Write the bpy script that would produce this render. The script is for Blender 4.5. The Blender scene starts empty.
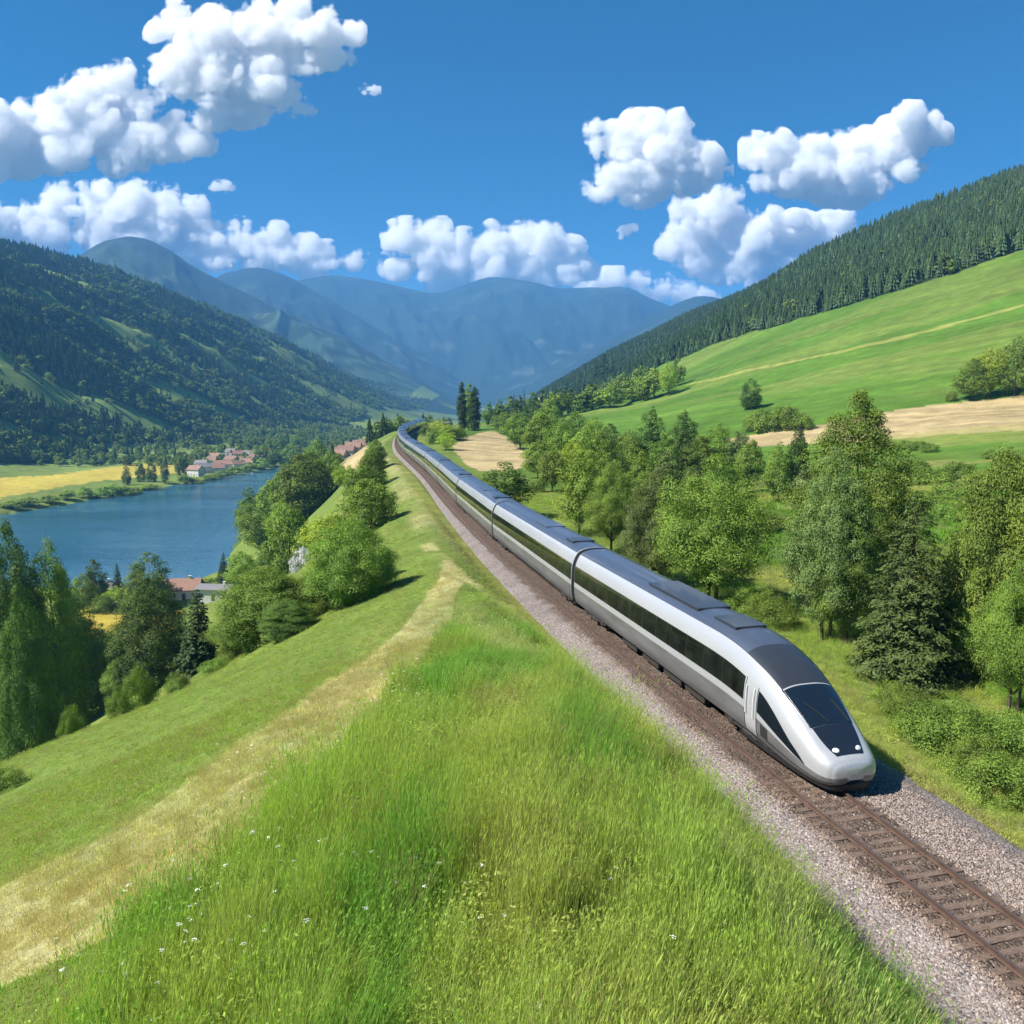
import bpy, math, random
import numpy as np
from mathutils import Vector, Matrix

scene = bpy.context.scene
C = scene.collection
R = math.radians

# ------------------------------------------------------------------ camera
PITCH = math.atan(0.14)
CAM_Z = 13.0
F = 800.0
cam_data = bpy.data.cameras.new('camera')
cam = bpy.data.objects.new('camera', cam_data)
C.objects.link(cam)
cam.location = (0, 0, CAM_Z)
cam.rotation_euler = (math.pi/2 - PITCH, 0, 0)
cam_data.sensor_width = 36.0
cam_data.lens = 36.0*F/1024.0
cam_data.clip_start = 0.1
cam_data.clip_end = 60000
scene.camera = cam
scene.render.resolution_x = 1024
scene.render.resolution_y = 1024

# ------------------------------------------------------------------ light
SUN_EL = R(47)
SUN_TO = Vector((-0.97, -0.24, 0)).normalized()      # horizontal direction towards the sun
world = bpy.data.worlds.new('World')
scene.world = world
world.use_nodes = True
wn = world.node_tree.nodes
wl = world.node_tree.links
wn.clear()
wo = wn.new('ShaderNodeOutputWorld')
bg = wn.new('ShaderNodeBackground')
sky = wn.new('ShaderNodeTexSky')
sky.sky_type = 'NISHITA'
sky.sun_disc = False
sky.sun_elevation = SUN_EL
sky.sun_rotation = math.atan2(SUN_TO.x, SUN_TO.y)
sky.air_density = 1.0
sky.dust_density = 0.0
sky.ozone_density = 8.0
sky.altitude = 1500
bg.inputs['Strength'].default_value = 0.10
hsv = wn.new('ShaderNodeHueSaturation')
hsv.inputs['Saturation'].default_value = 1.30
hsv.inputs['Hue'].default_value = 0.492
hsv.inputs['Value'].default_value = 0.46
wl.new(sky.outputs[0], hsv.inputs['Color'])
wl.new(hsv.outputs[0], bg.inputs['Color'])
wl.new(bg.outputs[0], wo.inputs['Surface'])
sd = bpy.data.lights.new('sun', 'SUN')
sd.energy = 4.8
sd.angle = R(0.53)
sd.color = (1.0, 0.955, 0.88)
sun = bpy.data.objects.new('sun', sd)
C.objects.link(sun)
tosun = Vector((SUN_TO.x*math.cos(SUN_EL), SUN_TO.y*math.cos(SUN_EL), math.sin(SUN_EL)))
sun.rotation_euler = tosun.to_track_quat('Z', 'Y').to_euler()
sun.location = (-60, -10, 120)

scene.view_settings.view_transform = 'Standard'
scene.view_settings.look = 'None'
scene.view_settings.gamma = 1
scene.view_settings.use_curve_mapping = False
scene.view_settings.exposure = 1.12
HAZE = 0.00013          # density of the valley air, per metre
cy = scene.cycles
cy.max_bounces = 12
cy.diffuse_bounces = 2
cy.glossy_bounces = 2
cy.transmission_bounces = 3
cy.transparent_max_bounces = 6
cy.volume_bounces = 10
cy.use_denoising = True
cy.use_adaptive_sampling = True
cy.adaptive_threshold = 0.02
cy.caustics_reflective = False
cy.caustics_refractive = False
try:
    cy.denoiser = 'OPENIMAGEDENOISE'
except Exception:
    pass

# ------------------------------------------------------------------ noise
rng = np.random.default_rng(11)
_T = rng.random((512, 512))
def vnoise(x, y):
    xi = np.floor(x).astype(np.int64); yi = np.floor(y).astype(np.int64)
    fx = x-xi; fy = y-yi
    fx = fx*fx*(3-2*fx); fy = fy*fy*(3-2*fy)
    a = _T[xi & 511, yi & 511]; b = _T[(xi+1) & 511, yi & 511]
    c = _T[xi & 511, (yi+1) & 511]; d = _T[(xi+1) & 511, (yi+1) & 511]
    return (a*(1-fx)+b*fx)*(1-fy)+(c*(1-fx)+d*fx)*fy
def fbm(x, y, o=4, s=0.0):
    r = 0; a = 0.5; t = 0
    x = x+s*17.3; y = y+s*9.7
    for i in range(o):
        r = r+a*vnoise(x, y); t += a
        x = x*2.03+11.1; y = y*2.03+5.3; a *= 0.5
    return r/t
def smooth(a, b, x):
    t = np.clip((x-a)/(b-a), 0, 1)
    return t*t*(3-2*t)

# ------------------------------------------------------------------ lie of the land
# centre line of the railway, X for a given Y (metres)
TRK = np.array([(-60, 31.5), (-20, 21.7), (5, 15.3), (17, 12.2), (20, 11.45), (25, 10.15), (31, 8.6), (38, 6.75), (49, 3.95), (67.6, -0.5),
                (85, -4.2), (102, -7.6), (120, -10.9), (138, -14.3), (170, -21), (202, -27.6), (230, -32.4), (253, -35.8), (280, -39.3), (307, -42), (355, -44.8),
                (406, -45.9), (440, -45.5), (480, -43), (540, -36)], float)
def _cr(P):
    ys = []; xs = []
    for i in range(len(P)-1):
        p0 = P[max(i-1, 0)]; p1 = P[i]; p2 = P[i+1]; p3 = P[min(i+2, len(P)-1)]
        m1 = (p2[1]-p0[1])/max(p2[0]-p0[0], 1e-6); m2 = (p3[1]-p1[1])/max(p3[0]-p1[0], 1e-6)
        h = p2[0]-p1[0]
        for t in np.linspace(0, 1, 12, endpoint=False):
            ys.append(p1[0]+h*t)
            xs.append((2*t**3-3*t**2+1)*p1[1]+(t**3-2*t**2+t)*h*m1+(-2*t**3+3*t**2)*p2[1]+(t**3-t**2)*h*m2)
    ys.append(P[-1][0]); xs.append(P[-1][1])
    return np.array(ys), np.array(xs)
_ty, _tx = _cr(TRK)
_k = np.arange(-60, 541, 1.0)
_tx = np.interp(_k, _ty, _tx); _ty = _k
_tx = np.convolve(np.pad(_tx, 9, mode='reflect', reflect_type='odd'), np.ones(19)/19, 'valid')
def track_x(y):
    y = np.asarray(y, float)
    return np.where(y > 540, _tx[-1]+(y-540)*0.15, np.interp(y, _ty, _tx))

LAKE_Z = -50.0
ST = [
 (-60, [(-400,-48),(-130,-48),(-60,-14),(-25,0),(0,9.0),(9,8),(26,0),(28,-.6),(36,-.6),(44,-3),(80,-2),(200,30),(500,110)]),
 (0,   [(-400,-48),(-120,-48),(-75,-38),(-36,-7.5),(-18,1.9),(-7,6.4),(0,8.0),(4.2,6.8),(11.8,-.3),(13.4,-.6),(21,-.6),(27,-3),(60,-2),(200,30),(500,110)]),
 (20,  [(-400,-48),(-115,-48),(-73,-38),(-33,-8.6),(-25,-3.4),(-15,0.8),(-6,4.9),(0,6.2),(2.8,5.0),(7.2,-.35),(8.6,-.6),(16,-.6),(21,-2.8),(40,-3),(80,4),(200,38),(500,120)]),
 (40,  [(-400,-48),(-112,-48),(-71,-39),(-34,-11),(-27,-5.2),(-20,-3.0),(-14,-1.2),(-6,2),(-1.8,3.3),(0.0,2.2),(2.5,-.35),(4,-.6),(11,-.6),(16,-3),(40,-3),(70,0),(120,12),(250,50),(600,140)]),
 (60,  [(-400,-48),(-108,-48),(-66,-40),(-25,-9.5),(-18,-4.2),(-13,-1.6),(-8,0.2),(-5,1.0),(-3.2,.5),(-2,-.35),(-.6,-.6),(7,-.6),(12,-3),(40,-3.5),(80,1),(150,15),(300,60),(700,180)]),
 (80,  [(-400,-49),(-100,-48),(-62,-39),(-22,-7.3),(-16.5,-3.1),(-12,-1),(-8.4,.2),(-7.0,.1),(-6.2,-.35),(-4.6,-.6),(3,-.6),(8,-2.5),(40,-2.5),(90,5),(160,17),(320,65),(700,180)]),
 (120, [(-400,-52),(-104,-48.6),(-66,-38.5),(-27,-7.2),(-20,-2.0),(-15.5,-.2),(-13.4,-.2),(-12.5,-.6),(-6,-.6),(0,-2.2),(30,-2),(70,1.5),(140,10),(200,20),(300,55),(420,95),(800,220)]),
 (200, [(-400,-53),(-200,-50),(-98,-48.2),(-79,-42),(-45,-10),(-35,-1.4),(-31.5,-.2),(-29,-.6),(-22,-.6),(-16,-1.5),(20,-1.5),(60,1.0),(128,10),(200,26),(420,100),(900,250)]),
 (250, [(-400,-53),(-200,-49),(-92,-48),(-80,-42.5),(-55,-16),(-45,-2.8),(-40,-.2),(-37.2,-.6),(-30,-.6),(-25,-1.2),(5,-1.2),(40,1.5),(90,11),(160,30),(260,62),(460,130),(900,270)]),
 (300, [(-600,-47),(-400,-52),(-200,-53),(-121,-52),(-110,-46),(-58,-8),(-49,-2.2),(-44.5,-.2),(-42.4,-.6),(-35,-.6),(-30,-.9),(0,-.8),(30,2),(60,7),(100,16),(190,42),(270,72),(500,160),(1000,320)]),
 (433, [(-1500,260),(-900,170),(-600,70),(-450,-30),(-420,-45),(-290,-47),(-272,-52),(-153,-52),(-142,-47),(-95,-22),(-66,-5),(-56,-1.8),(-49,-.6),(-42,-.6),(-30,-1),(0,1.5),(30,6),(66,13),(130,38),(200,68),(300,105),(700,285),(1300,420)]),
 (520, [(-1500,280),(-900,180),(-600,70),(-450,-30),(-420,-45),(-290,-47),(-262,-52),(-168,-52),(-152,-46),(-115,-26),(-80,-12),(-60,-5),(-50,-3.5),(-30,-3),(0,0),(30,5),(70,13),(135,42),(220,82),(300,115),(700,285),(1300,420)]),
 (640, [(-1500,300),(-900,190),(-600,70),(-450,-30),(-425,-44),(-290,-47),(-240,-52),(-202,-52),(-180,-46),(-140,-28),(-110,-23),(-70,-16),(-50,-12),(-20,-6),(20,0),(70,13),(133,47),(250,108),(400,180),(450,198),(1000,350)]),
 (800, [(-1500,350),(-900,200),(-620,80),(-450,-30),(-420,-44),(-250,-47),(-225,-51),(-205,-51),(-195,-46),(-150,-32),(-100,-27),(-40,-22),(0,-14),(60,5),(140,48),(290,146),(390,185),(500,225),(1100,380)]),
 (1000,[(-1600,400),(-900,235),(-640,120),(-500,25),(-430,-38),(-250,-46),(-200,-47),(-100,-38),(0,-25),(50,0),(110,33),(235,100),(360,165),(500,220),(700,270),(1400,420)]),
 (1400,[(-1800,400),(-1150,300),(-896,256),(-720,185),(-600,120),(-430,5),(-380,-38),(-250,-45),(-150,-43),(-40,-38),(20,-5),(60,25),(160,85),(300,150),(500,220),(960,330),(1800,450)]),
 (1900,[(-2400,380),(-1216,345),(-978,318),(-741,228),(-503,98),(-380,20),(-300,-30),(-200,-44),(-60,-45),(0,-30),(80,10),(250,100),(450,180),(1200,330),(2400,450)]),
 (2500,[(-3000,380),(-1500,360),(-1230,340),(-975,285),(-662,155),(-506,88),(-400,22),(-330,-25),(-200,-45),(-60,-46),(0,-40),(120,0),(350,100),(700,200),(1600,350),(3000,450)]),
 (3300,[(-4000,380),(-1500,320),(-1100,230),(-850,170),(-670,105),(-520,25),(-420,-35),(-300,-47),(0,-47),(200,-40),(500,50),(900,180),(2000,350),(4000,450)]),
 (4300,[(-5000,250),(-2000,120),(-1200,20),(-800,-40),(-300,-47),(0,-47),(500,-40),(1200,50),(2500,200),(5000,350)]),
 (6000,[(-6000,50),(-2000,-20),(0,-45),(2000,0),(6000,100)]),
 (12000,[(-9000,0),(0,-40),(9000,0)]),
]
# resample the stations on one table: p = log(Y+90), a = asinh((X-track)/12)
_A = np.linspace(-8.2, 8.2, 1641)
def _ax(a): return np.sinh(a)*5.0
_sy = np.array([s[0] for s in ST], float)
_rows = []
for yy, pts in ST:
    pts = np.array(pts, float)
    x = track_x(yy)+_ax(_A)
    _rows.append(np.interp(x, pts[:, 0], pts[:, 1]))
_rows = np.array(_rows)
_kern = np.exp(-0.5*(np.arange(-9, 10)/3.6)**2); _kern /= _kern.sum()
_rows = np.array([np.convolve(np.pad(r, 9, mode='edge'), _kern, 'valid') for r in _rows])
_P = np.linspace(math.log(30), math.log(12090), 900)
_sp = np.log(_sy+90)
_tab = np.empty((len(_P), len(_A)))
for j in range(len(_A)):
    _tab[:, j] = np.interp(_P, _sp, _rows[:, j])
_kp = np.exp(-0.5*(np.arange(-16, 17)/7.0)**2); _kp /= _kp.sum()
_tp = np.pad(_tab, ((16, 16), (0, 0)), mode='edge')
_tab = sum(_kp[i]*_tp[i:i+len(_P)] for i in range(33))

def base_h(X, Y):
    p = np.log(np.maximum(Y+90, 30.0))
    a = np.arcsinh((X-track_x(Y))/5.0)
    fp = np.clip((p-_P[0])/(_P[1]-_P[0]), 0, len(_P)-1.001)
    fa = np.clip((a-_A[0])/(_A[1]-_A[0]), 0, len(_A)-1.001)
    i = fp.astype(int); j = fa.astype(int); u = fp-i; v = fa-j
    return (_tab[i, j]*(1-v)+_tab[i, j+1]*v)*(1-u)+(_tab[i+1, j]*(1-v)+_tab[i+1, j+1]*v)*u

# lake outline in the valley
LAKE = np.array([(-92, 280), (-108, 268), (-150, 262), (-215, 260), (-300, 262), (-420, 300), (-520, 350), (-440, 395), (-340, 415), (-282, 440), (-266, 520), (-254, 590),
                 (-243, 650), (-226, 740), (-222, 800), (-214, 860), (-206, 800), (-200, 740), (-188, 640), (-160, 520), (-138, 420), (-121, 350), (-108, 300)], float)
def seg_dist(X, Y, P):
    """distance to the polygon outline, negative inside"""
    d = np.full(X.shape, 1e9); ins = np.zeros(X.shape, bool)
    n = len(P)
    for i in range(n):
        x1, y1 = P[i]; x2, y2 = P[(i+1) % n]
        dx, dy = x2-x1, y2-y1
        t = np.clip(((X-x1)*dx+(Y-y1)*dy)/(dx*dx+dy*dy), 0, 1)
        d = np.minimum(d, np.hypot(X-x1-t*dx, Y-y1-t*dy))
        c = ((y1 > Y) != (y2 > Y)) & (X < (x2-x1)*(Y-y1)/(y2-y1 if y2 != y1 else 1e-9)+x1)
        ins ^= c
    return np.where(ins, -d, d)

# far mountains: skyline rise over distance, per pixel bearing
MT = [
 (4300, 1700, [(-200,.05),(40,.14),(95,.168),(120,.184),(145,.1885),(168,.182),(200,.158),(260,.122),(320,.088),(370,.058),(430,.018),(470,-.01),(600,-.03)]),
 (5600, 1900, [(0,.08),(150,.12),(230,.149),(265,.160),(300,.146),(350,.108),(400,.070),(440,.040),(480,.012),(530,-.01),(700,-.02)]),
 (7000, 2400, [(100,.09),(280,.138),(340,.146),(385,.139),(415,.132),(440,.128),(460,.136),(490,.148),(520,.144),(560,.134),(600,.1325),(625,.1335),(645,.120),(690,.10),(760,.09),(900,.08),(1100,.08)]),
 (5200, 1700, [(400,-.02),(470,-.005),(520,.022),(560,.047),(610,.074),(650,.103),(690,.1255),(708,.1245),(740,.112),(800,.10),(1000,.11)]),
]
def height(X, Y):
    X = np.asarray(X, float); Y = np.asarray(Y, float)
    h = base_h(X, Y)
    r = np.hypot(X, Y)
    u = X-track_x(Y)
    # undulation of the open ground, none on the formation
    off = smooth(4.0, 14.0, np.abs(u-0.9))
    h = h+off*((fbm(X/9, Y/9, 3)-.5)*0.55*smooth(0, 40, r)+(fbm(X/34, Y/34, 3, 2)-.5)*np.clip(r/60, 0.2, 3.0))
    # spurs on the valley side beyond the lake
    lm = smooth(-430, -560, X)*smooth(300, 700, Y)*smooth(3600, 2600, Y)
    q = (Y-0.55*X)/150.0+(fbm(X/260, Y/260, 3, 3)-.5)*1.7
    rid = 1-np.abs(2*(q-np.floor(q))-1)
    q2 = (Y-0.75*X)/62.0+(fbm(X/130, Y/130, 3, 4)-.5)*1.5
    rid2 = 1-np.abs(2*(q2-np.floor(q2))-1)
    h = h+lm*smooth(-40, 40, h)*((rid-.5)*34+(rid2-.5)*11+(fbm(X/70, Y/70, 3, 5)-.5)*16)
    rm = smooth(200, 420, X+ (Y-420)*-0.0)*smooth(250, 500, Y)*smooth(3600, 2600, Y)
    h = h+rm*(fbm(X/120, Y/120, 3, 6)-.5)*16
    # far mountains
    safe = np.maximum(Y, 1.0)
    px = 512+800*X/safe
    for k, (D, W, P) in enumerate(MT):
        P = np.array(P, float)
        x = np.interp(px, P[:, 0], P[:, 1])
        # rounded skyline
        x = 0.5*x+0.25*np.interp(px-9, P[:, 0], P[:, 1])+0.25*np.interp(px+9, P[:, 0], P[:, 1])
        wob = (fbm(X/900, Y/900, 3, 7+k)-.5)*700
        t = (Y-D+wob*0.6)/W
        b = np.where(t < 0, np.exp(-(t/0.62)**2*1.1), np.exp(-(t/0.8)**2))
        s = np.abs(2*(fbm((X+.35*Y)/430, (Y-.2*X)/820, 4, 20+k))-1)
        s = 1-2*s
        amp = np.exp(-((Y-D)/W)**2*2.2)
        m = -50+(x*D+63)*b
        rough = (1-b*b)*smooth(0, 300, m)
        m = m+rough*(s*165+(fbm(X/210, Y/330, 4, 30+k)-.5)*170)
        m = m-40*smooth(0.9, 0.0, np.abs(t))*0
        h = np.where((Y > 1500), np.maximum(h, m), h)
    # lake basin
    near = (Y > 200) & (Y < 920) & (X < -60) & (X > -620)
    if near.any():
        d = seg_dist(X[near], Y[near], LAKE)+(fbm(X[near]/14, Y[near]/14, 3, 9)-.5)*7
        hn = h[near]
        bed = LAKE_Z-2.5*smooth(0, -14, d)
        bank = np.maximum(hn, LAKE_Z+0.25+np.clip(d, 0, 8)*0.16)
        lim = LAKE_Z+0.3+np.maximum(d, 0)*1.1          # nothing steeper than this at the shore
        h[near] = np.where(d < 0, bed, np.minimum(bank, lim))
    return h
def h1(x, y): return float(height(np.array([float(x)]), np.array([float(y)]))[0])

SP, CP = math.sin(PITCH), math.cos(PITCH)
def ray(px, py):
    u = (px-512)/F; v = -(py-512)/F
    return np.array([u, CP+SP*v, -SP+CP*v])
_rt = np.concatenate([np.arange(3, 60, .15), np.geomspace(60, 9000, 3000)])
def ground_at(px, py):
    """the point of the ground that lies on the sight line through a picture point"""
    d = ray(px, py); t = _rt/d[1]
    X = d[0]*t; Y = d[1]*t; Z = CAM_Z+d[2]*t
    g = Z-height(X, Y)
    k = np.nonzero(g < 0)[0]
    if len(k) == 0: return None
    k = max(k[0], 1)
    a = g[k-1]/(g[k-1]-g[k]+1e-9)
    x = X[k-1]+(X[k]-X[k-1])*a; y = Y[k-1]+(Y[k]-Y[k-1])*a
    return float(x), float(y), h1(x, y)
def elev_z(py, D):
    """height of a point seen at row py from depth D"""
    d = ray(512, py)
    return CAM_Z+d[2]/d[1]*D
def ground_poly(pts):
    out = []
    for p in pts:
        g = ground_at(*p)
        if g: out.append((g[0], g[1]))
    return np.array(out)
# ------------------------------------------------------------------ helpers
def make_mesh(name, V, Fc, mat=None, smooth_=True, attrs=None, mats=None, midx=None):
    V = np.asarray(V, np.float32); me = bpy.data.meshes.new(name)
    if isinstance(Fc, np.ndarray) and Fc.ndim == 2:
        n, k = Fc.shape
        me.vertices.add(len(V)); me.vertices.foreach_set('co', V.ravel())
        me.loops.add(n*k); me.loops.foreach_set('vertex_index', Fc.astype(np.int32).ravel())
        me.polygons.add(n)
        me.polygons.foreach_set('loop_start', np.arange(0, n*k, k, dtype=np.int32))
        me.polygons.foreach_set('loop_total', np.full(n, k, np.int32))
    else:
        me.from_pydata([tuple(map(float, v)) for v in V], [], [tuple(int(i) for i in f) for f in Fc])
    me.update(calc_edges=True)
    if len(me.polygons):
        me.polygons.foreach_set('use_smooth', np.full(len(me.polygons), bool(smooth_)))
    for m in (mats or ([mat] if mat else [])): me.materials.append(m)
    if midx is not None: me.polygons.foreach_set('material_index', np.asarray(midx, np.int32))
    for k, a in (attrs or {}).items():
        a = np.asarray(a, np.float32)
        if a.ndim == 1:
            at = me.attributes.new(k, 'FLOAT', 'POINT'); at.data.foreach_set('value', a)
        else:
            at = me.attributes.new(k, 'FLOAT_COLOR', 'POINT')
            at.data.foreach_set('color', np.concatenate([a, np.ones((len(a), 1), np.float32)], 1).ravel())
    return me
def link(name, me, parent=None, loc=None, rot=None, **props):
    o = bpy.data.objects.new(name, me); C.objects.link(o)
    if parent: o.parent = parent
    if loc is not None: o.location = loc
    if rot is not None: o.rotation_euler = rot
    for k, v in props.items():
        if v: o[k] = v
    return o
def empty(name, loc, rz=0, **props):
    o = bpy.data.objects.new(name, None); C.objects.link(o)
    o.location = loc; o.rotation_euler = (0, 0, rz); o.empty_display_size = 0.3
    for k, v in props.items():
        if v: o[k] = v
    return o
def grid_faces(n, m, close=False):
    i, j = np.meshgrid(np.arange(n-1), np.arange(m if close else m-1), indexing='ij')
    j2 = (j+1) % m
    return np.stack([i*m+j, i*m+j2, (i+1)*m+j2, (i+1)*m+j], -1).reshape(-1, 4)
class MB:
    """collects simple solids into one mesh"""
    def __init__(s): s.V = []; s.F = []
    def add(s, V, Fc):
        n = len(s.V); s.V += [tuple(v) for v in V]; s.F += [tuple(i+n for i in f) for f in Fc]
        return s
    def box(s, x0, x1, y0, y1, z0, z1, b=0.0):
        if b > 0:
            P = [(x0+b, y0), (x1-b, y0), (x1, y0+b), (x1, y1-b), (x1-b, y1), (x0+b, y1), (x0, y1-b), (x0, y0+b)]
            Q = [(x0+2*b, y0+b), (x1-2*b, y0+b), (x1-b, y0+2*b), (x1-b, y1-2*b), (x1-2*b, y1-b), (x0+2*b, y1-b), (x0+b, y1-2*b), (x0+b, y0+2*b)]
            V = [(x, y, z0) for x, y in P]+[(x, y, z1-b) for x, y in P]+[(x, y, z1) for x, y in Q]
            Fc = [tuple(range(7, -1, -1)), tuple(range(16, 24))]
            for r in (0, 8):
                Fc += [(r+i, r+(i+1) % 8, r+8+(i+1) % 8, r+8+i) for i in range(8)]
            return s.add(V, Fc)
        V = [(x, y, z) for z in (z0, z1) for x, y in ((x0, y0), (x1, y0), (x1, y1), (x0, y1))]
        return s.add(V, [(3, 2, 1, 0), (4, 5, 6, 7), (0, 1, 5, 4), (1, 2, 6, 5), (2, 3, 7, 6), (3, 0, 4, 7)])
    def tube(s, P, rad, n=8, caps=True):
        P = [Vector(p) for p in P]; rad = rad if hasattr(rad, '__len__') else [rad]*len(P)
        V = []
        for i, p in enumerate(P):
            d = (P[min(i+1, len(P)-1)]-P[max(i-1, 0)]).normalized()
            a = d.orthogonal().normalized() if abs(d.z) > .9 else d.cross(Vector((0, 0, 1))).normalized()
            b = d.cross(a)
            for k in range(n):
                t = 2*math.pi*k/n
                V.append(p+(a*math.cos(t)+b*math.sin(t))*rad[i])
        Fc = [(i*n+k, i*n+(k+1) % n, (i+1)*n+(k+1) % n, (i+1)*n+k) for i in range(len(P)-1) for k in range(n)]
        if caps: Fc += [tuple(range(n-1, -1, -1)), tuple((len(P)-1)*n+k for k in range(n))]
        return s.add(V, Fc)
    def mesh(s, name, mat, sm=False): return make_mesh(name, s.V, s.F, mat, sm)

# ------------------------------------------------------------------ materials
def mat(name, col=(.5, .5, .5), rough=.6, metal=0.0, spec=.5, coat=0.0):
    m = bpy.data.materials.new(name); m.use_nodes = True
    b = m.node_tree.nodes['Principled BSDF']
    b.inputs['Base Color'].default_value = (*col, 1)
    b.inputs['Roughness'].default_value = rough
    b.inputs['Metallic'].default_value = metal
    b.inputs['Specular IOR Level'].default_value = spec
    b.inputs['Coat Weight'].default_value = coat
    return m
class NT:
    def __init__(s, m): s.m = m; s.t = m.node_tree; s.b = s.t.nodes.get('Principled BSDF')
    def n(s, kind, **kw):
        x = s.t.nodes.new(kind)
        for k, v in kw.items(): setattr(x, k, v)
        return x
    def l(s, a, b): s.t.links.new(a, b)
    def pos(s): return s.n('ShaderNodeNewGeometry').outputs['Position']
    def noise(s, vec, scale, detail=4, rough=.55):
        x = s.n('ShaderNodeTexNoise'); x.inputs['Scale'].default_value = scale; x.inputs['Detail'].default_value = detail; x.inputs['Roughness'].default_value = rough
        if vec is not None: s.l(vec, x.inputs['Vector'])
        return x.outputs['Fac']
    def ramp(s, fac, a, b, lo, hi):
        x = s.n('ShaderNodeMapRange'); s.l(fac, x.inputs[0])
        for i, v in enumerate((a, b, lo, hi)): x.inputs[i+1].default_value = v
        return x.outputs[0]
    def math(s, op, a, b=None):
        x = s.n('ShaderNodeMath', operation=op)
        for i, v in enumerate((a, b)):
            if v is None: continue
            if isinstance(v, (int, float)): x.inputs[i].default_value = v
            else: s.l(v, x.inputs[i])
        return x.outputs[0]
    def mix(s, fac, a, b, mode='MIX'):
        x = s.n('ShaderNodeMix', data_type='RGBA', blend_type=mode)
        for sock, v in ((x.inputs[0], fac), (x.inputs[6], a), (x.inputs[7], b)):
            if isinstance(v, (int, float)): sock.default_value = v
            elif isinstance(v, tuple): sock.default_value = (*v, 1) if len(v) == 3 else v
            else: s.l(v, sock)
        return x.outputs[2]
    def scale_col(s, col, k):
        x = s.n('ShaderNodeVectorMath', operation='SCALE')
        if isinstance(col, tuple): x.inputs[0].default_value = col[:3]
        else: s.l(col, x.inputs[0])
        s.l(k, x.inputs['Scale']) if not isinstance(k, (int, float)) else setattr(x.inputs['Scale'], 'default_value', k)
        return x.outputs[0]
    def bump(s, h, strength, dist):
        x = s.n('ShaderNodeBump'); x.inputs['Strength'].default_value = strength; x.inputs['Distance'].default_value = dist
        s.l(h, x.inputs['Height']); s.l(x.outputs[0], s.b.inputs['Normal'])

def ground_material():
    m = mat('meadow_ground', rough=.95, spec=.15); t = NT(m)
    at = t.n('ShaderNodeAttribute', attribute_name='land')
    p = t.pos()
    n1 = t.noise(p, 3.1, 5, .65); n2 = t.noise(p, .22, 5, .6); n3 = t.noise(p, .018, 5, .6); n4 = t.noise(p, 14, 3, .7)
    k = t.math('MULTIPLY', t.ramp(n1, .3, .7, .72, 1.28), t.ramp(n2, .3, .7, .80, 1.2))
    k = t.math('MULTIPLY', k, t.ramp(n3, .3, .7, .85, 1.15))
    k = t.math('MULTIPLY', k, t.ramp(n4, .3, .7, .85, 1.15))
    c = t.scale_col(at.outputs['Color'], k)
    # drier tufts
    c2 = t.mix(t.ramp(t.noise(p, .9, 4, .7), .52, .72, 0, .35), c, t.mix(1.0, c, (1.45, 1.0, .9), 'MULTIPLY'))
    t.l(c2, t.b.inputs['Base Color'])
    t.bump(t.math('ADD', n1, n4), .6, .12)
    return m
M = {}
M['ground'] = ground_material()

# ------------------------------------------------------------------ land cover
GRASS = np.array([.130, .185, .034]); MEADOW = np.array([.078, .158, .018]); DRY = np.array([.45, .41, .20]); YEL = np.array([.205, .215, .055])
TAN = np.array([.36, .285, .145]); FOREST = np.array([.022, .040, .013]); FARF = np.array([.014, .030, .022]); PALE = np.array([.155, .225, .050])
def inpoly(X, Y, P):
    ins = np.zeros(X.shape, bool); n = len(P)
    if n < 3: return ins
    for i in range(n):
        x1, y1 = P[i]; x2, y2 = P[(i+1) % n]
        if y1 == y2: continue
        ins ^= ((y1 > Y) != (y2 > Y)) & (X < (x2-x1)*(Y-y1)/(y2-y1)+x1)
    return ins
def band(pts_hi, pts_lo): return ground_poly(list(pts_hi)+list(pts_lo)[::-1])
PB = {}
# bare fields and pastures, outlined on the ground
PB['field_a'] = ground_poly([(446, 443), (470, 436), (492, 431), (512, 440), (532, 457), (529, 466), (505, 472), (480, 471), (462, 460)])
PB['field_b'] = ground_poly([(715, 440), (762, 434), (820, 425), (860, 415), (930, 405), (1030, 394), (1100, 386), (1100, 424), (1024, 430), (930, 436), (850, 443), (760, 446)])
PB['field_b2'] = ground_poly([(850, 438), (930, 431), (1024, 424), (1100, 418), (1100, 436), (1024, 442), (930, 448), (880, 449)])
PB['gold'] = ground_poly([(-60, 478), (0, 478), (60, 474), (120, 466), (170, 460), (215, 455), (250, 454), (258, 463), (215, 470), (150, 476), (90, 482), (40, 490), (0, 500), (-60, 506)])
PB['pasture'] = ground_poly([(60, 462), (100, 452), (150, 449), (215, 452), (250, 456), (200, 462), (120, 470), (60, 476)])
PB['gold2'] = ground_poly([(70, 602), (110, 601), (150, 599), (176, 600), (172, 630), (135, 640), (90, 634)])
PB['terrace'] = ground_poly([(338, 467), (346, 447), (368, 436), (372, 441), (362, 466)])
PB['dry'] = ground_poly([(-40, 910), (0, 884), (100, 838), (200, 772), (300, 708), (380, 645), (425, 600), (445, 560), (452, 560), (463, 590), (452, 618), (405, 680), (345, 742), (280, 805), (200, 880), (120, 930), (0, 985), (-60, 1010)])
FOREST_EDGE = np.array([ground_at(px, py)[:2] for px, py in ((1100, 222), (1024, 252), (960, 272), (900, 290), (850, 305), (790, 322), (740, 337), (700, 350))]
                       + [ground_at(670, 362)[:2], ground_at(640, 376)[:2], ground_at(612, 388)[:2], ground_at(585, 395)[:2]])
LANE = [ground_at(px, py) for px, py in ((690, 384), (730, 375), (790, 362), (840, 352), (900, 338), (960, 322), (1024, 305))]
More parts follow.
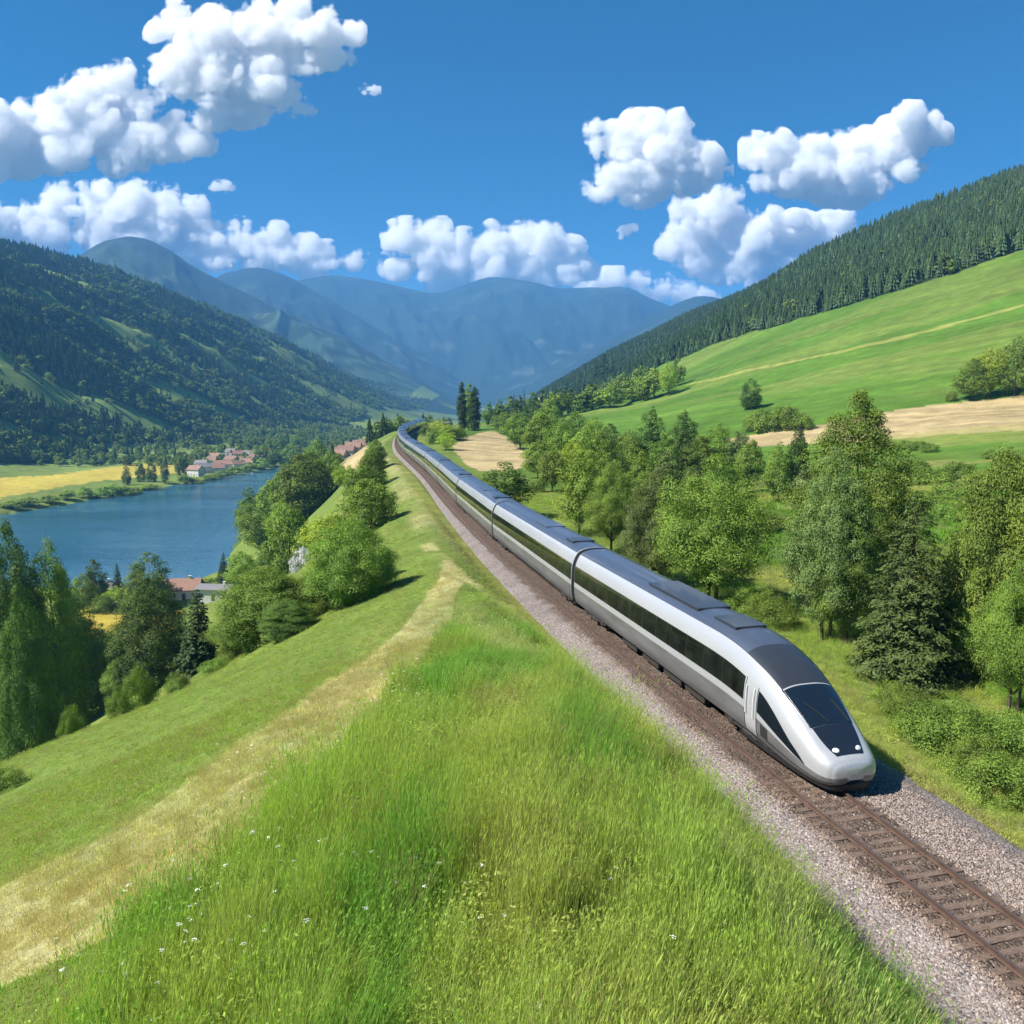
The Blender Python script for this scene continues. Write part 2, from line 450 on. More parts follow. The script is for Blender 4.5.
def right_forest(X, Y):
    """1 above the meadow edge on the hill to the east of the line"""
    P = FOREST_EDGE[FOREST_EDGE[:, 1].argsort()]
    P = np.vstack([[P[0][0]+260, P[0][1]-120], P, [[40, 900], [25, 1300], [70, 1700], [60, 3000]]])
    P = P[P[:, 1].argsort()]
    e = np.interp(Y, P[:, 1], P[:, 0])
    e = e+(fbm(X/40, Y/40, 3, 41)-.5)*16
    return (X > e) & (Y > 300)
def clearing(X, Y):
    """pasture strips and light slopes on the valley side beyond the lake, 0..1"""
    q = (Y-0.95*X)/190.0+(fbm(X/170, Y/170, 3, 50)-.5)*1.2
    s = 1-np.abs(2*(q-np.floor(q))-1)
    low = smooth(-880, -520, X+0.10*(Y-700))
    n = fbm(X/95, Y/95, 4, 51)
    return smooth(.61, .69, s*.44+n*.38+low*.22)
_ld = np.array([LANE[-1][0]-LANE[0][0], LANE[-1][1]-LANE[0][1]]); _ld = _ld/np.hypot(*_ld)
def land(X, Y, Z):
    r = np.hypot(X, Y)
    wx = X+(fbm(X/8, Y/8, 3, 60)-.5)*np.clip(r/25, .6, 14); wy = Y+(fbm(X/8, Y/8, 3, 61)-.5)*np.clip(r/25, .6, 14)
    n1 = fbm(X/23, Y/23, 4, 62)[..., None]; n2 = fbm(X/3.1, Y/3.1, 3, 63)[..., None]
    c = GRASS*(.8+.4*n1)*np.ones(X.shape+(3,))
    u = X-track_x(Y)
    # left bank of the line: fine mown looking sward with drier streaks
    k = smooth(.52, .78, fbm(wx/4.0+wy/30, wy/16-wx/40, 4, 64))[..., None]
    c = c*(1-k*.5)+YEL*k*.5
    def lay(mask, col, amt=1.0, nz=.25):
        nonlocal c
        a = mask.astype(float)[..., None]*amt
        c = c*(1-a)+(col*(1-nz+2*nz*n2))*a
    # the hillside meadow
    right = (u > 20)
    c = np.where(right[..., None], MEADOW*(.82+.36*n1), c)
    k = smooth(.56, .70, fbm((wx*.3+wy)/36, (wx-wy*.3)/150, 3, 65))*smooth(110, 200, Y)*right
    lay(k, YEL, .32)
    k = smooth(.48, .7, fbm(X/12, Y/12, 3, 66))*right*(Y < 150)
    lay(k, YEL, .8)
    k = smooth(.62, .75, fbm(X/7, Y/7, 3, 67))*right*(Y < 110)
    lay(k, DRY, .6)
    al = X*_ld[0]+Y*_ld[1]; ac = -X*_ld[1]+Y*_ld[0]
    mow = (fbm(ac/4.5, al/170, 3, 110)-.5)*.5+(fbm(ac/1.6, al/60, 2, 111)-.5)*.22
    c = c*(1+mow*right*smooth(95, 150, Y))[..., None]
    # strip beside the ballast
    k = smooth(-4.9, -3.9, u)*smooth(-2.0, -2.4, u)*(Y < 200)
    lay(k*(.5+.5*smooth(.35, .6, fbm(X/2.2, Y/2.2, 3, 68))), YEL, .8)
    k = smooth(-7.6, -6.9, u)*smooth(-5.7, -6.3, u)*(Y < 70)*smooth(.38, .55, fbm(X/5, Y/5, 3, 69))
    lay(k, DRY, .6)
    k = smooth(3.6, 4.2, u)*smooth(9.0, 6.5, u)*(Y < 160)
    lay(k, YEL, .75)
    lay(inpoly(wx, wy, PB['dry'])*(.55+.45*smooth(.3, .62, fbm((wx+wy*.5)/3.5, (wy-wx*.5)/10, 3, 70))), DRY, .85)
    # faint track along the crest further off
    k = smooth(2.0, .6, np.abs(u+5.6+2.2*(fbm(Y/40, Y*0, 2, 77)-.5)))*smooth(58, 80, Y)*smooth(330, 200, Y)
    lay(k*smooth(.2, .7, fbm(X/2, Y/14, 3, 71)), DRY*.8, .5)
    lay(inpoly(wx, wy, PB['pasture']), PALE, .9)
    lay(inpoly(wx, wy, PB['gold']), np.array([.40, .33, .055]), 1, .12)
    lay(inpoly(wx, wy, PB['gold2']), np.array([.38, .30, .045]), 1, .12)
    fx_ = X+(wx-X)*.25; fy_ = Y+(wy-Y)*.25
    for kf in ('field_a', 'field_b', 'terrace'): lay(inpoly(fx_, fy_, PB[kf]), TAN*(1+.9*(fbm(ac/2.4, al/90, 3, 112)-.5))[..., None], 1, .06)
    dl = np.full(X.shape, 1e9)
    for (a, b) in zip(LANE[:-1], LANE[1:]):
        dx, dy = b[0]-a[0], b[1]-a[1]; tt = np.clip(((X-a[0])*dx+(Y-a[1])*dy)/(dx*dx+dy*dy), 0, 1)
        dl = np.minimum(dl, np.hypot(X-a[0]-tt*dx, Y-a[1]-tt*dy))
    lay(smooth(2.6, 1.4, dl), YEL*1.25, .9, .05)
    lay(inpoly(fx_, fy_, PB['field_b2']), YEL, .55, .1)
    # woodland floors
    rf = right_forest(X, Y)
    lay(rf, FOREST, 1)
    lm = (X < -410)*(Z > -42)*(Y > 250)*(Y < 3900)
    cl = clearing(X, Y)
    lay(lm*(1-cl), FOREST, 1)
    lay(lm*cl*smooth(3000, 1500, Y), PALE*1.05, .85)
    lay(lm*cl*smooth(1500, 3000, Y), FARF*2.2, .85)
    lay((X < -60)*(X > -200)*(Y > 330)*(Y < 640)*smooth(.4, .6, fbm(X/25, Y/25, 3, 72)), FOREST*2, .7)
    # the distant ranges: wooded, with scattered pastures
    far = smooth(1900, 2600, Y)*(np.abs(X+350) > -1)*(Z > -60)
    far = far*np.where((X < -330) & (Y < 3700), 0, 1)*np.where((X > 60) & (Y < 3000), 0, 1)
    g = FARF*(.75+.5*fbm(X/160, Y/160, 4, 73)[..., None])
    c = c*(1-far[..., None])+g*far[..., None]
    p = smooth(.60, .68, fbm(X/420, Y/260, 4, 74))*far
    lay(p, np.array([.045, .07, .035]), .5)
    p = smooth(.70, .74, fbm(X/210, Y/90, 3, 75))*far*(Z < 420)
    lay(p, np.array([.13, .15, .10]), .5)
    vf = smooth(20, -30, Z)*smooth(1500, 2000, Y)*(1-lm)
    lay(vf*smooth(.45, .6, fbm(X/150, Y/190, 3, 76)), PALE*.8, .8)
    # lake bed
    lk = (Z < LAKE_Z-.2)&(Y > 200)&(Y < 950)
    lay(lk, np.array([.05, .07, .05]), 1)
    return np.clip(c, 0.004, .8)

# ------------------------------------------------------------------ the ground sheet
az = np.concatenate([np.linspace(-46, 46, 1100), np.linspace(47.5, 312.5, 110)])
az = np.radians(np.sort(az % 360)); 
rr = np.concatenate([[0.4, 1.2, 2.2, 3.0], np.geomspace(3.6, 13000, 1080)])
AZ, RR = np.meshgrid(az, rr, indexing='xy')
GX = RR*np.sin(AZ); GY = RR*np.cos(AZ)
GZ = np.zeros_like(GX)
back = GY < -55
GZ = height(np.where(back, GX, GX), np.maximum(GY, -55))
GZ = np.where(RR > 12000, -60, GZ)
GC = land(GX, GY, GZ)
# lower under the railway formation so that the ballast lies on it
gu = GX-track_x(GY)
GV = np.stack([GX, GY, GZ], -1).reshape(-1, 3)
Fg = grid_faces(len(rr), len(az), close=True)[:, ::-1]
cfan = len(GV)
me = make_mesh('ground', GV, Fg, M['ground'], True, {'land': GC.reshape(-1, 3)})
link('ground', me, kind='structure')

# lake
def water_material():
    m = mat('lake_water', (.010, .060, .110), .09, 0, .5); t = NT(m)
    p = t.pos()
    mp = t.n('ShaderNodeMapping'); mp.inputs['Scale'].default_value = (.35, 1.0, 1); mp.inputs['Rotation'].default_value = (0, 0, .25); t.l(p, mp.inputs[0])
    a = t.noise(mp.outputs[0], .55, 4, .6); b = t.noise(mp.outputs[0], .03, 3, .6)
    t.bump(t.math('ADD', a, t.math('MULTIPLY', b, 2.0)), .5, .25)
    t.l(t.ramp(b, .38, .62, .05, .16), t.b.inputs['Roughness'])
    c = t.mix(t.ramp(b, .4, .65, 0, 1), (.022, .100, .165), (.036, .130, .205)); t.l(c, t.b.inputs['Base Color'])
    return m
M['water'] = water_material()
link('lake', make_mesh('lake', [(-640, 200, LAKE_Z), (-60, 200, LAKE_Z), (-60, 930, LAKE_Z), (-640, 930, LAKE_Z)], [(0, 1, 2, 3)], M['water']), kind='structure')

# ------------------------------------------------------------------ railway
def ballast_material():
    m = mat('ballast_stone', rough=.9, spec=.3); t = NT(m); p = t.pos()
    v = t.n('ShaderNodeTexVoronoi'); v.inputs['Scale'].default_value = 13; t.l(p, v.inputs['Vector'])
    v2 = t.n('ShaderNodeTexVoronoi'); v2.inputs['Scale'].default_value = 24; t.l(p, v2.inputs['Vector'])
    sep = t.n('ShaderNodeSeparateColor'); t.l(v.outputs['Color'], sep.inputs[0])
    at = t.n('ShaderNodeAttribute', attribute_name='rust')
    c = t.mix(sep.outputs[0], (.32, .265, .245), (.62, .54, .51))
    c = t.mix(t.ramp(sep.outputs[1], .75, .8, 0, .6), c, (.34, .25, .21))
    r = t.mix(sep.outputs[0], (.14, .095, .07), (.33, .235, .18))
    c = t.mix(at.outputs['Fac'], c, r)
    d = t.ramp(v.outputs['Distance'], .0, .05, 1.15, .55)
    c = t.scale_col(c, t.math('MULTIPLY', d, t.ramp(t.noise(p, .7, 4), .3, .7, .82, 1.18)))
    t.l(c, t.b.inputs['Base Color'])
    hgt = t.math('SUBTRACT', 1.0, v.outputs['Distance'])
    t.bump(t.math('ADD', hgt, t.math('MULTIPLY', v2.outputs['Distance'], -.5)), 1.0, .09)
    return m
M['ballast'] = ballast_material()
_bu = [-3.4, -3.05, -2.7, -2.3, -1.9, -1.6, -1.35, -1.1, -.8, -.6, -.3, 0, .3, .6, .9, 1.2, 1.5, 2, 2.5, 3.0, 3.5, 4.0, 4.4, 4.8]
_bz = [-.95, -.62, -.42, -.25, -.10, -.02, .01, .01, .01, .01, .01, .01, .01, .01, .01, .01, .0, -.01, -.03, -.08, -.17, -.30, -.44, -.64]
by = np.concatenate([np.arange(6, 70, .22), np.arange(70, 200, .8), np.arange(200, 500, 2.5)])
bu = np.interp(np.linspace(0, 23, 70), np.arange(24), _bu)
BY, BU = np.meshgrid(by, bu, indexing='ij')
narrow = np.interp(BY, [30, 70, 120], [1, .82, .66])
slope = (track_x(BY+1)-track_x(BY-1))/2
BX = track_x(BY)+np.where(BU < 0, BU*narrow, BU*np.interp(BY, [60, 140], [1, .85]))*np.sqrt(1+slope**2)
BZ = np.interp(BU, _bu, _bz)+(fbm(BX*3.2, BY*3.2, 3, 80)-.5)*.07+(fbm(BX*.8, BY*.8, 2, 81)-.5)*.10*smooth(1.3, 2.2, np.abs(BU-.2))
BZ += .035*smooth(24.5, 27, BY)*smooth(1.5, 1.2, np.abs(BU))+.018*smooth(.35, .7, fbm(BX*1.3, BY*1.3, 2, 83))*smooth(1.5, 1.2, np.abs(BU))
rust = smooth(1.75, 1.2, np.abs(BU+.05+(fbm(BX*1.5, BY*1.5, 2, 82)-.5)*.8))
rust = np.maximum(rust, .5*smooth(1.0, 2.0, BU)*smooth(4.2, 3.2, BU))
link('railway_ballast', make_mesh('ballast', np.stack([BX, BY, BZ], -1).reshape(-1, 3), grid_faces(*BX.shape)[:, ::-1], M['ballast'], True, {'rust': rust.ravel()}), kind='structure')

def dirty(name, a, b, rough, scale, metal=0.0, stretch=(1, 1, 1), spec=.4):
    m = mat(name, rough=rough, metal=metal, spec=spec); t = NT(m)
    tc = t.n('ShaderNodeTexCoord'); mp = t.n('ShaderNodeMapping'); mp.inputs['Scale'].default_value = stretch
    t.l(tc.outputs['Object'], mp.inputs[0])
    n = t.noise(mp.outputs[0], scale, 5, .65)
    t.l(t.mix(t.ramp(n, .3, .7, 0, 1), a, b), t.b.inputs['Base Color'])
    t.bump(n, .3, .01)
    return m
M['sleeper'] = dirty('sleeper_wood', (.075, .050, .036), (.21, .148, .112), .85, 7, stretch=(1, 5, 1))
M['rail'] = dirty('rusty_steel', (.055, .032, .024), (.12, .075, .055), .65, 3)
M['railtop'] = mat('rail_head_steel', (.19, .14, .12), .4, .6)
trk = empty('railway_track', (float(track_x(20)), 20, 0), label='single rusty railway track on brown wooden sleepers beside the train', category='railway track')
TO = trk.location
G = 0.76
for sgn in (-1, 1):
    ys = np.concatenate([np.arange(6, 120, 1.0), np.arange(120, 500, 3)])
    prof = [(-.07, .02), (-.07, .04), (-.015, .06), (-.015, .13), (-.035, .14), (-.035, .172), (.035, .172), (.035, .14), (.015, .13), (.015, .06), (.07, .04), (.07, .02)]
    V = []; 
    for y in ys:
        sl = float(track_x(y+.5)-track_x(y-.5)); q = math.sqrt(1+sl*sl)
        for a, z in prof:
            V.append((float(track_x(y))+(sgn*G+a)/q-TO.x, y-(sgn*G+a)*sl/q-TO.y, z+.03))
    n = len(prof); Fr = []; mi = []
    for i in range(len(ys)-1):
        for k in range(n):
            Fr.append((i*n+k, (i+1)*n+k, (i+1)*n+(k+1) % n, i*n+(k+1) % n)); mi.append(1 if k == 5 else 0)
    link('rail', make_mesh('rail', V, np.array(Fr), smooth_=False, mats=[M['rail'], M['railtop']], midx=mi), trk)
slp = []
for v in range(4):
    mb = MB(); mb.box(-1.27, 1.27, -.105, .105, -.12, .055, .012)
    for s in (-1, 1):
        mb.box(s*G-.16, s*G+.16, -.09, .09, .045, .058); mb.box(s*G-.13, s*G-.09, -.03, .03, .058, .085); mb.box(s*G+.09, s*G+.13, -.03, .03, .058, .085)
    slp.append(mb.mesh('sleeper', M['sleeper']))
random.seed(4)
y = 8.4; k = 0; far = MB()
while y < 470:
    sl = float(track_x(y+.5)-track_x(y-.5)); x = float(track_x(y))
    if y > 12.6 and k < 100:
        link('sleeper', slp[k % 4], trk, (x-TO.x, y-TO.y, random.uniform(-.035, -.005)), (random.uniform(-.01, .01), 0, -math.atan(sl)+random.uniform(-.02, .02))); k += 1
    elif k >= 100:
        q = Matrix.Rotation(-math.atan(sl), 3, 'Z')
        V = [q @ Vector((a, b, c))+Vector((x-TO.x, y-TO.y, 0)) for c in (-.1, .04) for a, b in ((-1.27, -.125), (1.27, -.125), (1.27, .125), (-1.27, .125))]
        far.add(V, [(4, 5, 6, 7), (0, 1, 5, 4), (3, 0, 4, 7)])
    y += .43
link('distant_sleepers', far.mesh('sleepers', M['sleeper']), trk, kind='stuff')
# ------------------------------------------------------------------ the train
def paint(name, col, rough, metal=0.0, coat=.6, dirt=.0):
    m = mat(name, col, rough, metal, .5, coat); t = NT(m)
    tc = t.n('ShaderNodeTexCoord'); mp = t.n('ShaderNodeMapping'); mp.inputs['Scale'].default_value = (1, .12, .6); t.l(tc.outputs['Object'], mp.inputs[0])
    n = t.noise(mp.outputs[0], 2.2, 5, .6)
    t.l(t.mix(t.ramp(n, .35, .7, 0, 1), tuple(c*(1-dirt) for c in col), col), t.b.inputs['Base Color'])
    t.l(t.ramp(n, .3, .7, rough*.92, rough*1.1), t.b.inputs['Roughness'])
    return m
M['silver'] = paint('silver_paint', (.50, .51, .53), .27, .3, .5, .05)
M['skirt'] = paint('grey_lower_panels', (.27, .275, .285), .36, .45, .25, .45)
M['roof'] = paint('slate_blue_roof', (.085, .105, .15), .34, .25, .3, .2)
M['cap'] = paint('charcoal_cab_roof', (.035, .04, .05), .35, .1, .3, .1)
M['glass'] = mat('tinted_window', (.008, .012, .018), .04, 0, .9, .6)
def pane_material():
    m = mat('tinted_window_panes', (.012, .015, .014), .07, 0, .6, .3); t = NT(m)
    tc = t.n('ShaderNodeTexCoord'); sp = t.n('ShaderNodeSeparateXYZ'); t.l(tc.outputs['Object'], sp.inputs[0])
    f = t.math('FRACT', t.math('DIVIDE', sp.outputs[1], 1.55))
    k = t.math('GREATER_THAN', f, .955)
    c = t.mix(t.ramp(t.noise(tc.outputs['Object'], 1.3, 3), .4, .7, 0, 1), (.005, .006, .006), (.018, .022, .016))
    t.l(t.mix(k, c, (.014, .016, .015)), t.b.inputs['Base Color']); t.l(t.ramp(k, 0, 1, .07, .3), t.b.inputs['Roughness'])
    return m
M['panes'] = pane_material()
M['black'] = mat('black_gloss', (.012, .016, .026), .14, 0, .5, .6)
M['rubber'] = mat('black_rubber', (.02, .02, .022), .7)
M['bogie'] = dirty('underframe_iron', (.018, .017, .016), (.06, .052, .045), .6, 8)
M['lamp'] = mat('lamp_glass', (.85, .88, .9), .12, 0, .8, .8)
M['white'] = paint('white_trim', (.78, .79, .8), .35, 0, .3, .05)
M['mullion'] = mat('window_seam', (.035, .04, .035), .4)

SEC = np.array([(0, 3.92), (.45, 3.90), (.85, 3.80), (1.12, 3.62), (1.33, 3.25), (1.445, 2.84), (1.49, 2.42), (1.50, 2.06), (1.50, 1.66), (1.47, 1.15), (1.41, .86), (1.30, .64), (.98, .56)])
SL = np.array([0, .05, .15, .35, .6, 1.2, 2.0, 2.8, 3.6, 4.6, 5.6, 6.8, 8.2])
SW = np.array([.30, .62, .84, 1.02, 1.12, 1.26, 1.36, 1.42, 1.455, 1.485, 1.5, 1.5, 1.5])
ST_ = np.array([.98, 1.10, 1.22, 1.36, 1.50, 1.90, 2.42, 2.90, 3.28, 3.60, 3.80, 3.90, 3.92])
SBt = np.array([.62, .50, .43, .38, .36, .36, .38, .43, .50, .55, .56, .56, .56])
def _ip(x, xp, fp):
    # smooth (Catmull) interpolation
    x = np.asarray(x, float); i = np.clip(np.searchsorted(xp, x)-1, 0, len(xp)-2)
    m = np.gradient(fp, xp); h = xp[i+1]-xp[i]; t = np.clip((x-xp[i])/h, 0, 1)
    return (2*t**3-3*t**2+1)*fp[i]+(t**3-2*t**2+t)*h*m[i]+(-2*t**3+3*t**2)*fp[i+1]+(t**3-t**2)*h*m[i+1]
_si = np.arange(13.0)
def surf(s, t, nose=True, off=0.0):
    """body surface: s metres from the front, t = 0 (ridge of the roof) .. 12 (underside), negative on the other side"""
    s = np.asarray(s, float); t = np.asarray(t, float)
    a = np.abs(t)
    x = _ip(a, _si, SEC[:, 0]); z = _ip(a, _si, SEC[:, 1])
    if nose:
        k = np.minimum(s, 8.2)
        w = _ip(k, SL, SW)/1.5; tp = _ip(k, SL, ST_); zb = _ip(k, SL, SBt)
        q = (z-.56)/(3.92-.56)
        # low at the front the section becomes a plain bow: the flank keeps less height
        z = zb+q*(tp-zb)
        x = x*w
        rd = smooth(2.6, 0, k)
        x = x*(1-rd*.12*np.clip(1-a/3, 0, 1))
    return x*np.sign(t), s, z
def patch(name, s0, s1, tlo, thi, m, off, ns=20, nt=8, nose=True, parent=None, ds=None):
    """a skin laid just outside the body between s0..s1 and tlo(s)..thi(s)"""
    f0 = tlo if callable(tlo) else (lambda s: np.full_like(s, tlo)); f1 = thi if callable(thi) else (lambda s: np.full_like(s, thi))
    s = np.linspace(s0, s1, ns); a = f0(s); b = f1(s)
    T = a[:, None]+(b-a)[:, None]*np.linspace(0, 1, nt)[None]; S = np.repeat(s[:, None], nt, 1)
    P = np.stack(surf(S, T, nose), -1)
    e = 1e-3
    dS = np.stack(surf(S+e, T, nose), -1)-P; dT = np.stack(surf(S, T+e, nose), -1)-P
    N = np.cross(dS, dT); N /= np.linalg.norm(N, axis=-1, keepdims=True)+1e-12
    out = np.stack([P[..., 0], np.zeros_like(S), P[..., 2]-1.6], -1)
    if (N*out).sum() < 0: N = -N
    Q = P+N*off
    V = Q.reshape(-1, 3); Fc = grid_faces(ns, nt)
    # thickness: turn the rim inwards
    rim = np.concatenate([np.arange(nt), nt*np.arange(1, ns)+nt-1, (ns-1)*nt+np.arange(nt-2, -1, -1), nt*np.arange(ns-2, 0, -1)])
    inn = (P-N*.02).reshape(-1, 3)[rim]
    n1 = len(V); m_ = len(rim); n0 = n1+m_; V = np.vstack([V, V[rim], inn])
    Fr = np.array([(n1+i, n1+(i+1) % m_, n0+(i+1) % m_, n0+i) for i in range(m_)])
    me = make_mesh(name, V, np.vstack([Fc, Fr]), m, True)
    return me
def body_mesh(name, L, nose):
    if nose: s = np.concatenate([[0], np.geomspace(.02, 8.2, 46), np.linspace(9, L-.1, 12), [L-.03, L]])
    else: s = np.concatenate([[0, .03, .12], np.linspace(.8, L-.8, 10), [L-.12, L-.03, L]])
    tt = np.linspace(-12, 12, 97)
    S, T = np.meshgrid(s, tt, indexing='ij')
    P = np.stack(surf(S, T, nose), -1)
    for i, si in enumerate(s):                                    # rounded ends
        d = L-si if (nose or si > L/2) else si
        k = .985 if d < .01 else 1
        if k < 1: P[i, :, 0] *= k; P[i, :, 2] = 1.9+(P[i, :, 2]-1.9)*k
    V = P.reshape(-1, 3); n = len(tt)
    Fc = [tuple(f) for f in grid_faces(len(s), n)]
    Fc.append(tuple(range(n-1, -1, -1))); Fc.append(tuple((len(s)-1)*n+k for k in range(n)))
    mi = []
    for i in range(len(s)-1):
        for j in range(n-1):
            t = abs((tt[j]+tt[j+1])/2)
            mi.append(2 if (s[i+1] > L-.05 or (not nose and s[i] < .02)) else (1 if t > 8.0 else 0))
    mi += [2 if not nose else 0, 2]
    me = make_mesh(name, V, Fc, smooth_=True, mats=[M['silver'], M['skirt'], M['rubber']], midx=mi)
    return me
OFFX = 1.05
def train_xy(y): return float(track_x(y))+OFFX
def bogie_mesh(lead=False):
    mb = MB()
    for sx in (-1, 1):
        mb.box(sx*1.12-.09, sx*1.12+.09, -1.75, 1.75, .42, .62, .03)
        for yy in (-1.25, 1.25):
            P = [(sx*.80, yy, .46), (sx*.68, yy, .46)]
            n = 20; V = []
            for (x, _, z) in P:
                for k in range(n): V.append((x, yy+.45*math.cos(2*math.pi*k/n), .49+.45*math.sin(2*math.pi*k/n)))
            mb.add(V, [(k, (k+1) % n, n+(k+1) % n, n+k) for k in range(n)]+[tuple(range(n)), tuple(range(2*n-1, n-1, -1))])
            mb.box(sx*1.12-.13, sx*1.12+.13, yy-.17, yy+.17, .34, .58, .03)
            for k in (-.33, .33): mb.tube([(sx*1.12, yy+k, .5), (sx*1.12, yy+k, .85)], .085, 8)
        mb.box(sx*1.15-.1, sx*1.15+.1, -.35, .35, .30, .52, .04)
        mb.tube([(sx*1.2, -.6, .40), (sx*1.2, .6, .70)], .04, 6)
    mb.box(-1.0, 1.0, -.4, .4, .45, .75)
    for yy in (-1.25, 1.25): mb.tube([(-.75, yy, .49), (.75, yy, .49)], .08, 8)
    return mb.mesh('bogie', M['bogie'])
BOG = bogie_mesh()
train = empty('passenger_train', (train_xy(26), 26, 0), label='long silver streamlined passenger train with dark tinted window band, curving into the distance', category='train')
TR = train.location
LEAD = 24.2; LEN = 23.6; GAP = .40
def copy_to(o, parent):
    c = o.copy(); C.objects.link(c); c.parent = parent; return c
def frames(L0, y0):
    """rear end Y of a car of length L whose front is at y0"""
    x0 = train_xy(y0); y1 = y0+L0*.97
    for _ in range(12):
        d = math.hypot(train_xy(y1)-x0, y1-y0); y1 += L0-d
    return y1
def put(o, y0, y1):
    x0, x1 = train_xy(y0), train_xy(y1)
    o.location = (x0-TR.x, y0-TR.y, .05)
    o.rotation_euler = (0, 0, math.atan2(y1-y0, x1-x0)-math.pi/2)
# --- leading car
y0 = 24.75; y1 = frames(LEAD, y0)
lead = link('leading_carriage', body_mesh('lead_body', LEAD, True), train); put(lead, y0, y1)
def sub(name, me, p=lead, **k): return link(name, me, p, **k)
sub('roof', patch('roof', 5.0, LEAD-.15, -2.95, 2.95, M['roof'], .016, 60, 24))
_cw = lambda s: np.interp(s, [2.9, 3.4, 4.2, 5.0], [2.72, 2.8, 2.92, 2.95])
sub('cab_roof', patch('cab_roof', 2.85, 5.0, lambda s: -_cw(s), _cw, M['cap'], .018, 40, 24))
_ww = lambda s: np.interp(s, [1.3, 2.0, 2.8], [2.25, 2.42, 2.6])
sub('windscreen', patch('windscreen', 1.35, 2.78, lambda s: -_ww(s), _ww, M['glass'], .018, 24, 24))
_nw = lambda s: np.interp(s, [.3, .6, 1.0, 1.4], [1.75, 2.0, 2.2, 2.28])
sub('nose_panel', patch('nose_panel', .34, 1.33, lambda s: -_nw(s), _nw, M['black'], .018, 24, 24))
_fw = lambda s: np.interp(s, [1.3, 2.0, 2.85], [2.4, 2.6, 2.8])
for sg in (-1, 1):
    sub('windscreen_pillar', patch('pillar', 1.36, 2.84, (lambda s: _ww(s)+.03) if sg > 0 else (lambda s: -_fw(s)), _fw if sg > 0 else (lambda s: -_ww(s)-.03), M['black'], .011, 16, 6))
def wiper(x0, x1):
    mb = MB(); P = []
    for k in np.linspace(0, 1, 8):
        s = 1.42+k*.75; t = x0+(x1-x0)*k
        x, y, z = surf(np.array(s), np.array(t)); P.append((float(x), float(y)-.03, float(z)+.04))
    mb.tube(P, .014, 5); return mb.mesh('wiper', M['mullion'])
sub('wiper', wiper(-.3, -1.5)); sub('wiper', wiper(1.9, 1.2))
def lamp(t):
    x, y, z = [float(v) for v in surf(np.array(.52), np.array(t))]
    mb = MB(); n = 16; V = []
    nrm = Vector((0.25*(1 if t > 0 else -1), -.75, .62)).normalized(); a = nrm.cross(Vector((0, 0, 1))).normalized(); b = a.cross(nrm)
    rings = [(.120, .015), (.120, .035), (.10, .05), (.05, .06)]
    for r, h in rings:
        for k in range(n): V.append(Vector((x, y, z))+nrm*h+(a*math.cos(2*math.pi*k/n)+b*math.sin(2*math.pi*k/n)*.75)*r)
    Fc = [(i*n+k, i*n+(k+1) % n, (i+1)*n+(k+1) % n, (i+1)*n+k) for i in range(3) for k in range(n)]+[tuple(3*n+k for k in range(n))]
    mb.add(V, Fc); return mb.mesh('headlight', M['lamp'], True)
sub('headlight', lamp(-1.4)); sub('headlight', lamp(1.4))
DOOR = 4.0
sub('window_band', patch('windows', DOOR+.55, LEAD-.12, 4.75, 7.25, M['panes'], .006, 40, 8))
sub('window_band', patch('windows', DOOR+.55, LEAD-.12, -7.25, -4.75, M['panes'], .006, 40, 8))
_ct = lambda s: _ip(s, np.array([1.0, 1.3, 1.8, 2.4, 3.1, 3.8]), np.array([7.9, 7.05, 6.2, 5.45, 4.95, 4.78])); _cb = lambda s: np.interp(s, [1.0, 2.0, DOOR-.4], [8.0, 7.65, 7.3])
sub('cab_side_window', patch('cabside', 1.02, DOOR-.35, _ct, _cb, M['glass'], .008, 40, 8))
sub('cab_side_window', patch('cabside', 1.02, DOOR-.35, lambda s: -_cb(s), lambda s: -_ct(s), M['glass'], .008, 40, 8))
for sg in (-1, 1):
    def rng_(a, b): return (a, b) if sg > 0 else (-b, -a)
    d = sub('cab_door', patch('door', DOOR-.28, DOOR+.42, *rng_(4.6, 10.3), M['silver'], .003, 10, 30))
    for k in (-.31, .45): sub('door_seam', patch('seam', DOOR+k-.012, DOOR+k+.012, *rng_(4.6, 10.3), M['rubber'], .010, 3, 30))
    sub('vent_grille', patch('vent', DOOR-1.02, DOOR-.58, *rng_(8.15, 9.35), M['rubber'], .009, 6, 6))
    mb = MB(); P = [surf(np.array(DOOR-.16), np.array(float(sg*k))) for k in np.linspace(4.9, 8.2, 10)]
    mb.tube([(float(x)+sg*.06, float(y), float(z)) for x, y, z in P], .018, 6)
    P = [surf(np.array(DOOR+.32), np.array(float(sg*k))) for k in np.linspace(5.2, 8.2, 10)]
    mb.tube([(float(x)+sg*.06, float(y), float(z)) for x, y, z in P], .022, 6)
    sub('grab_rail', mb.mesh('rails', M['white']))
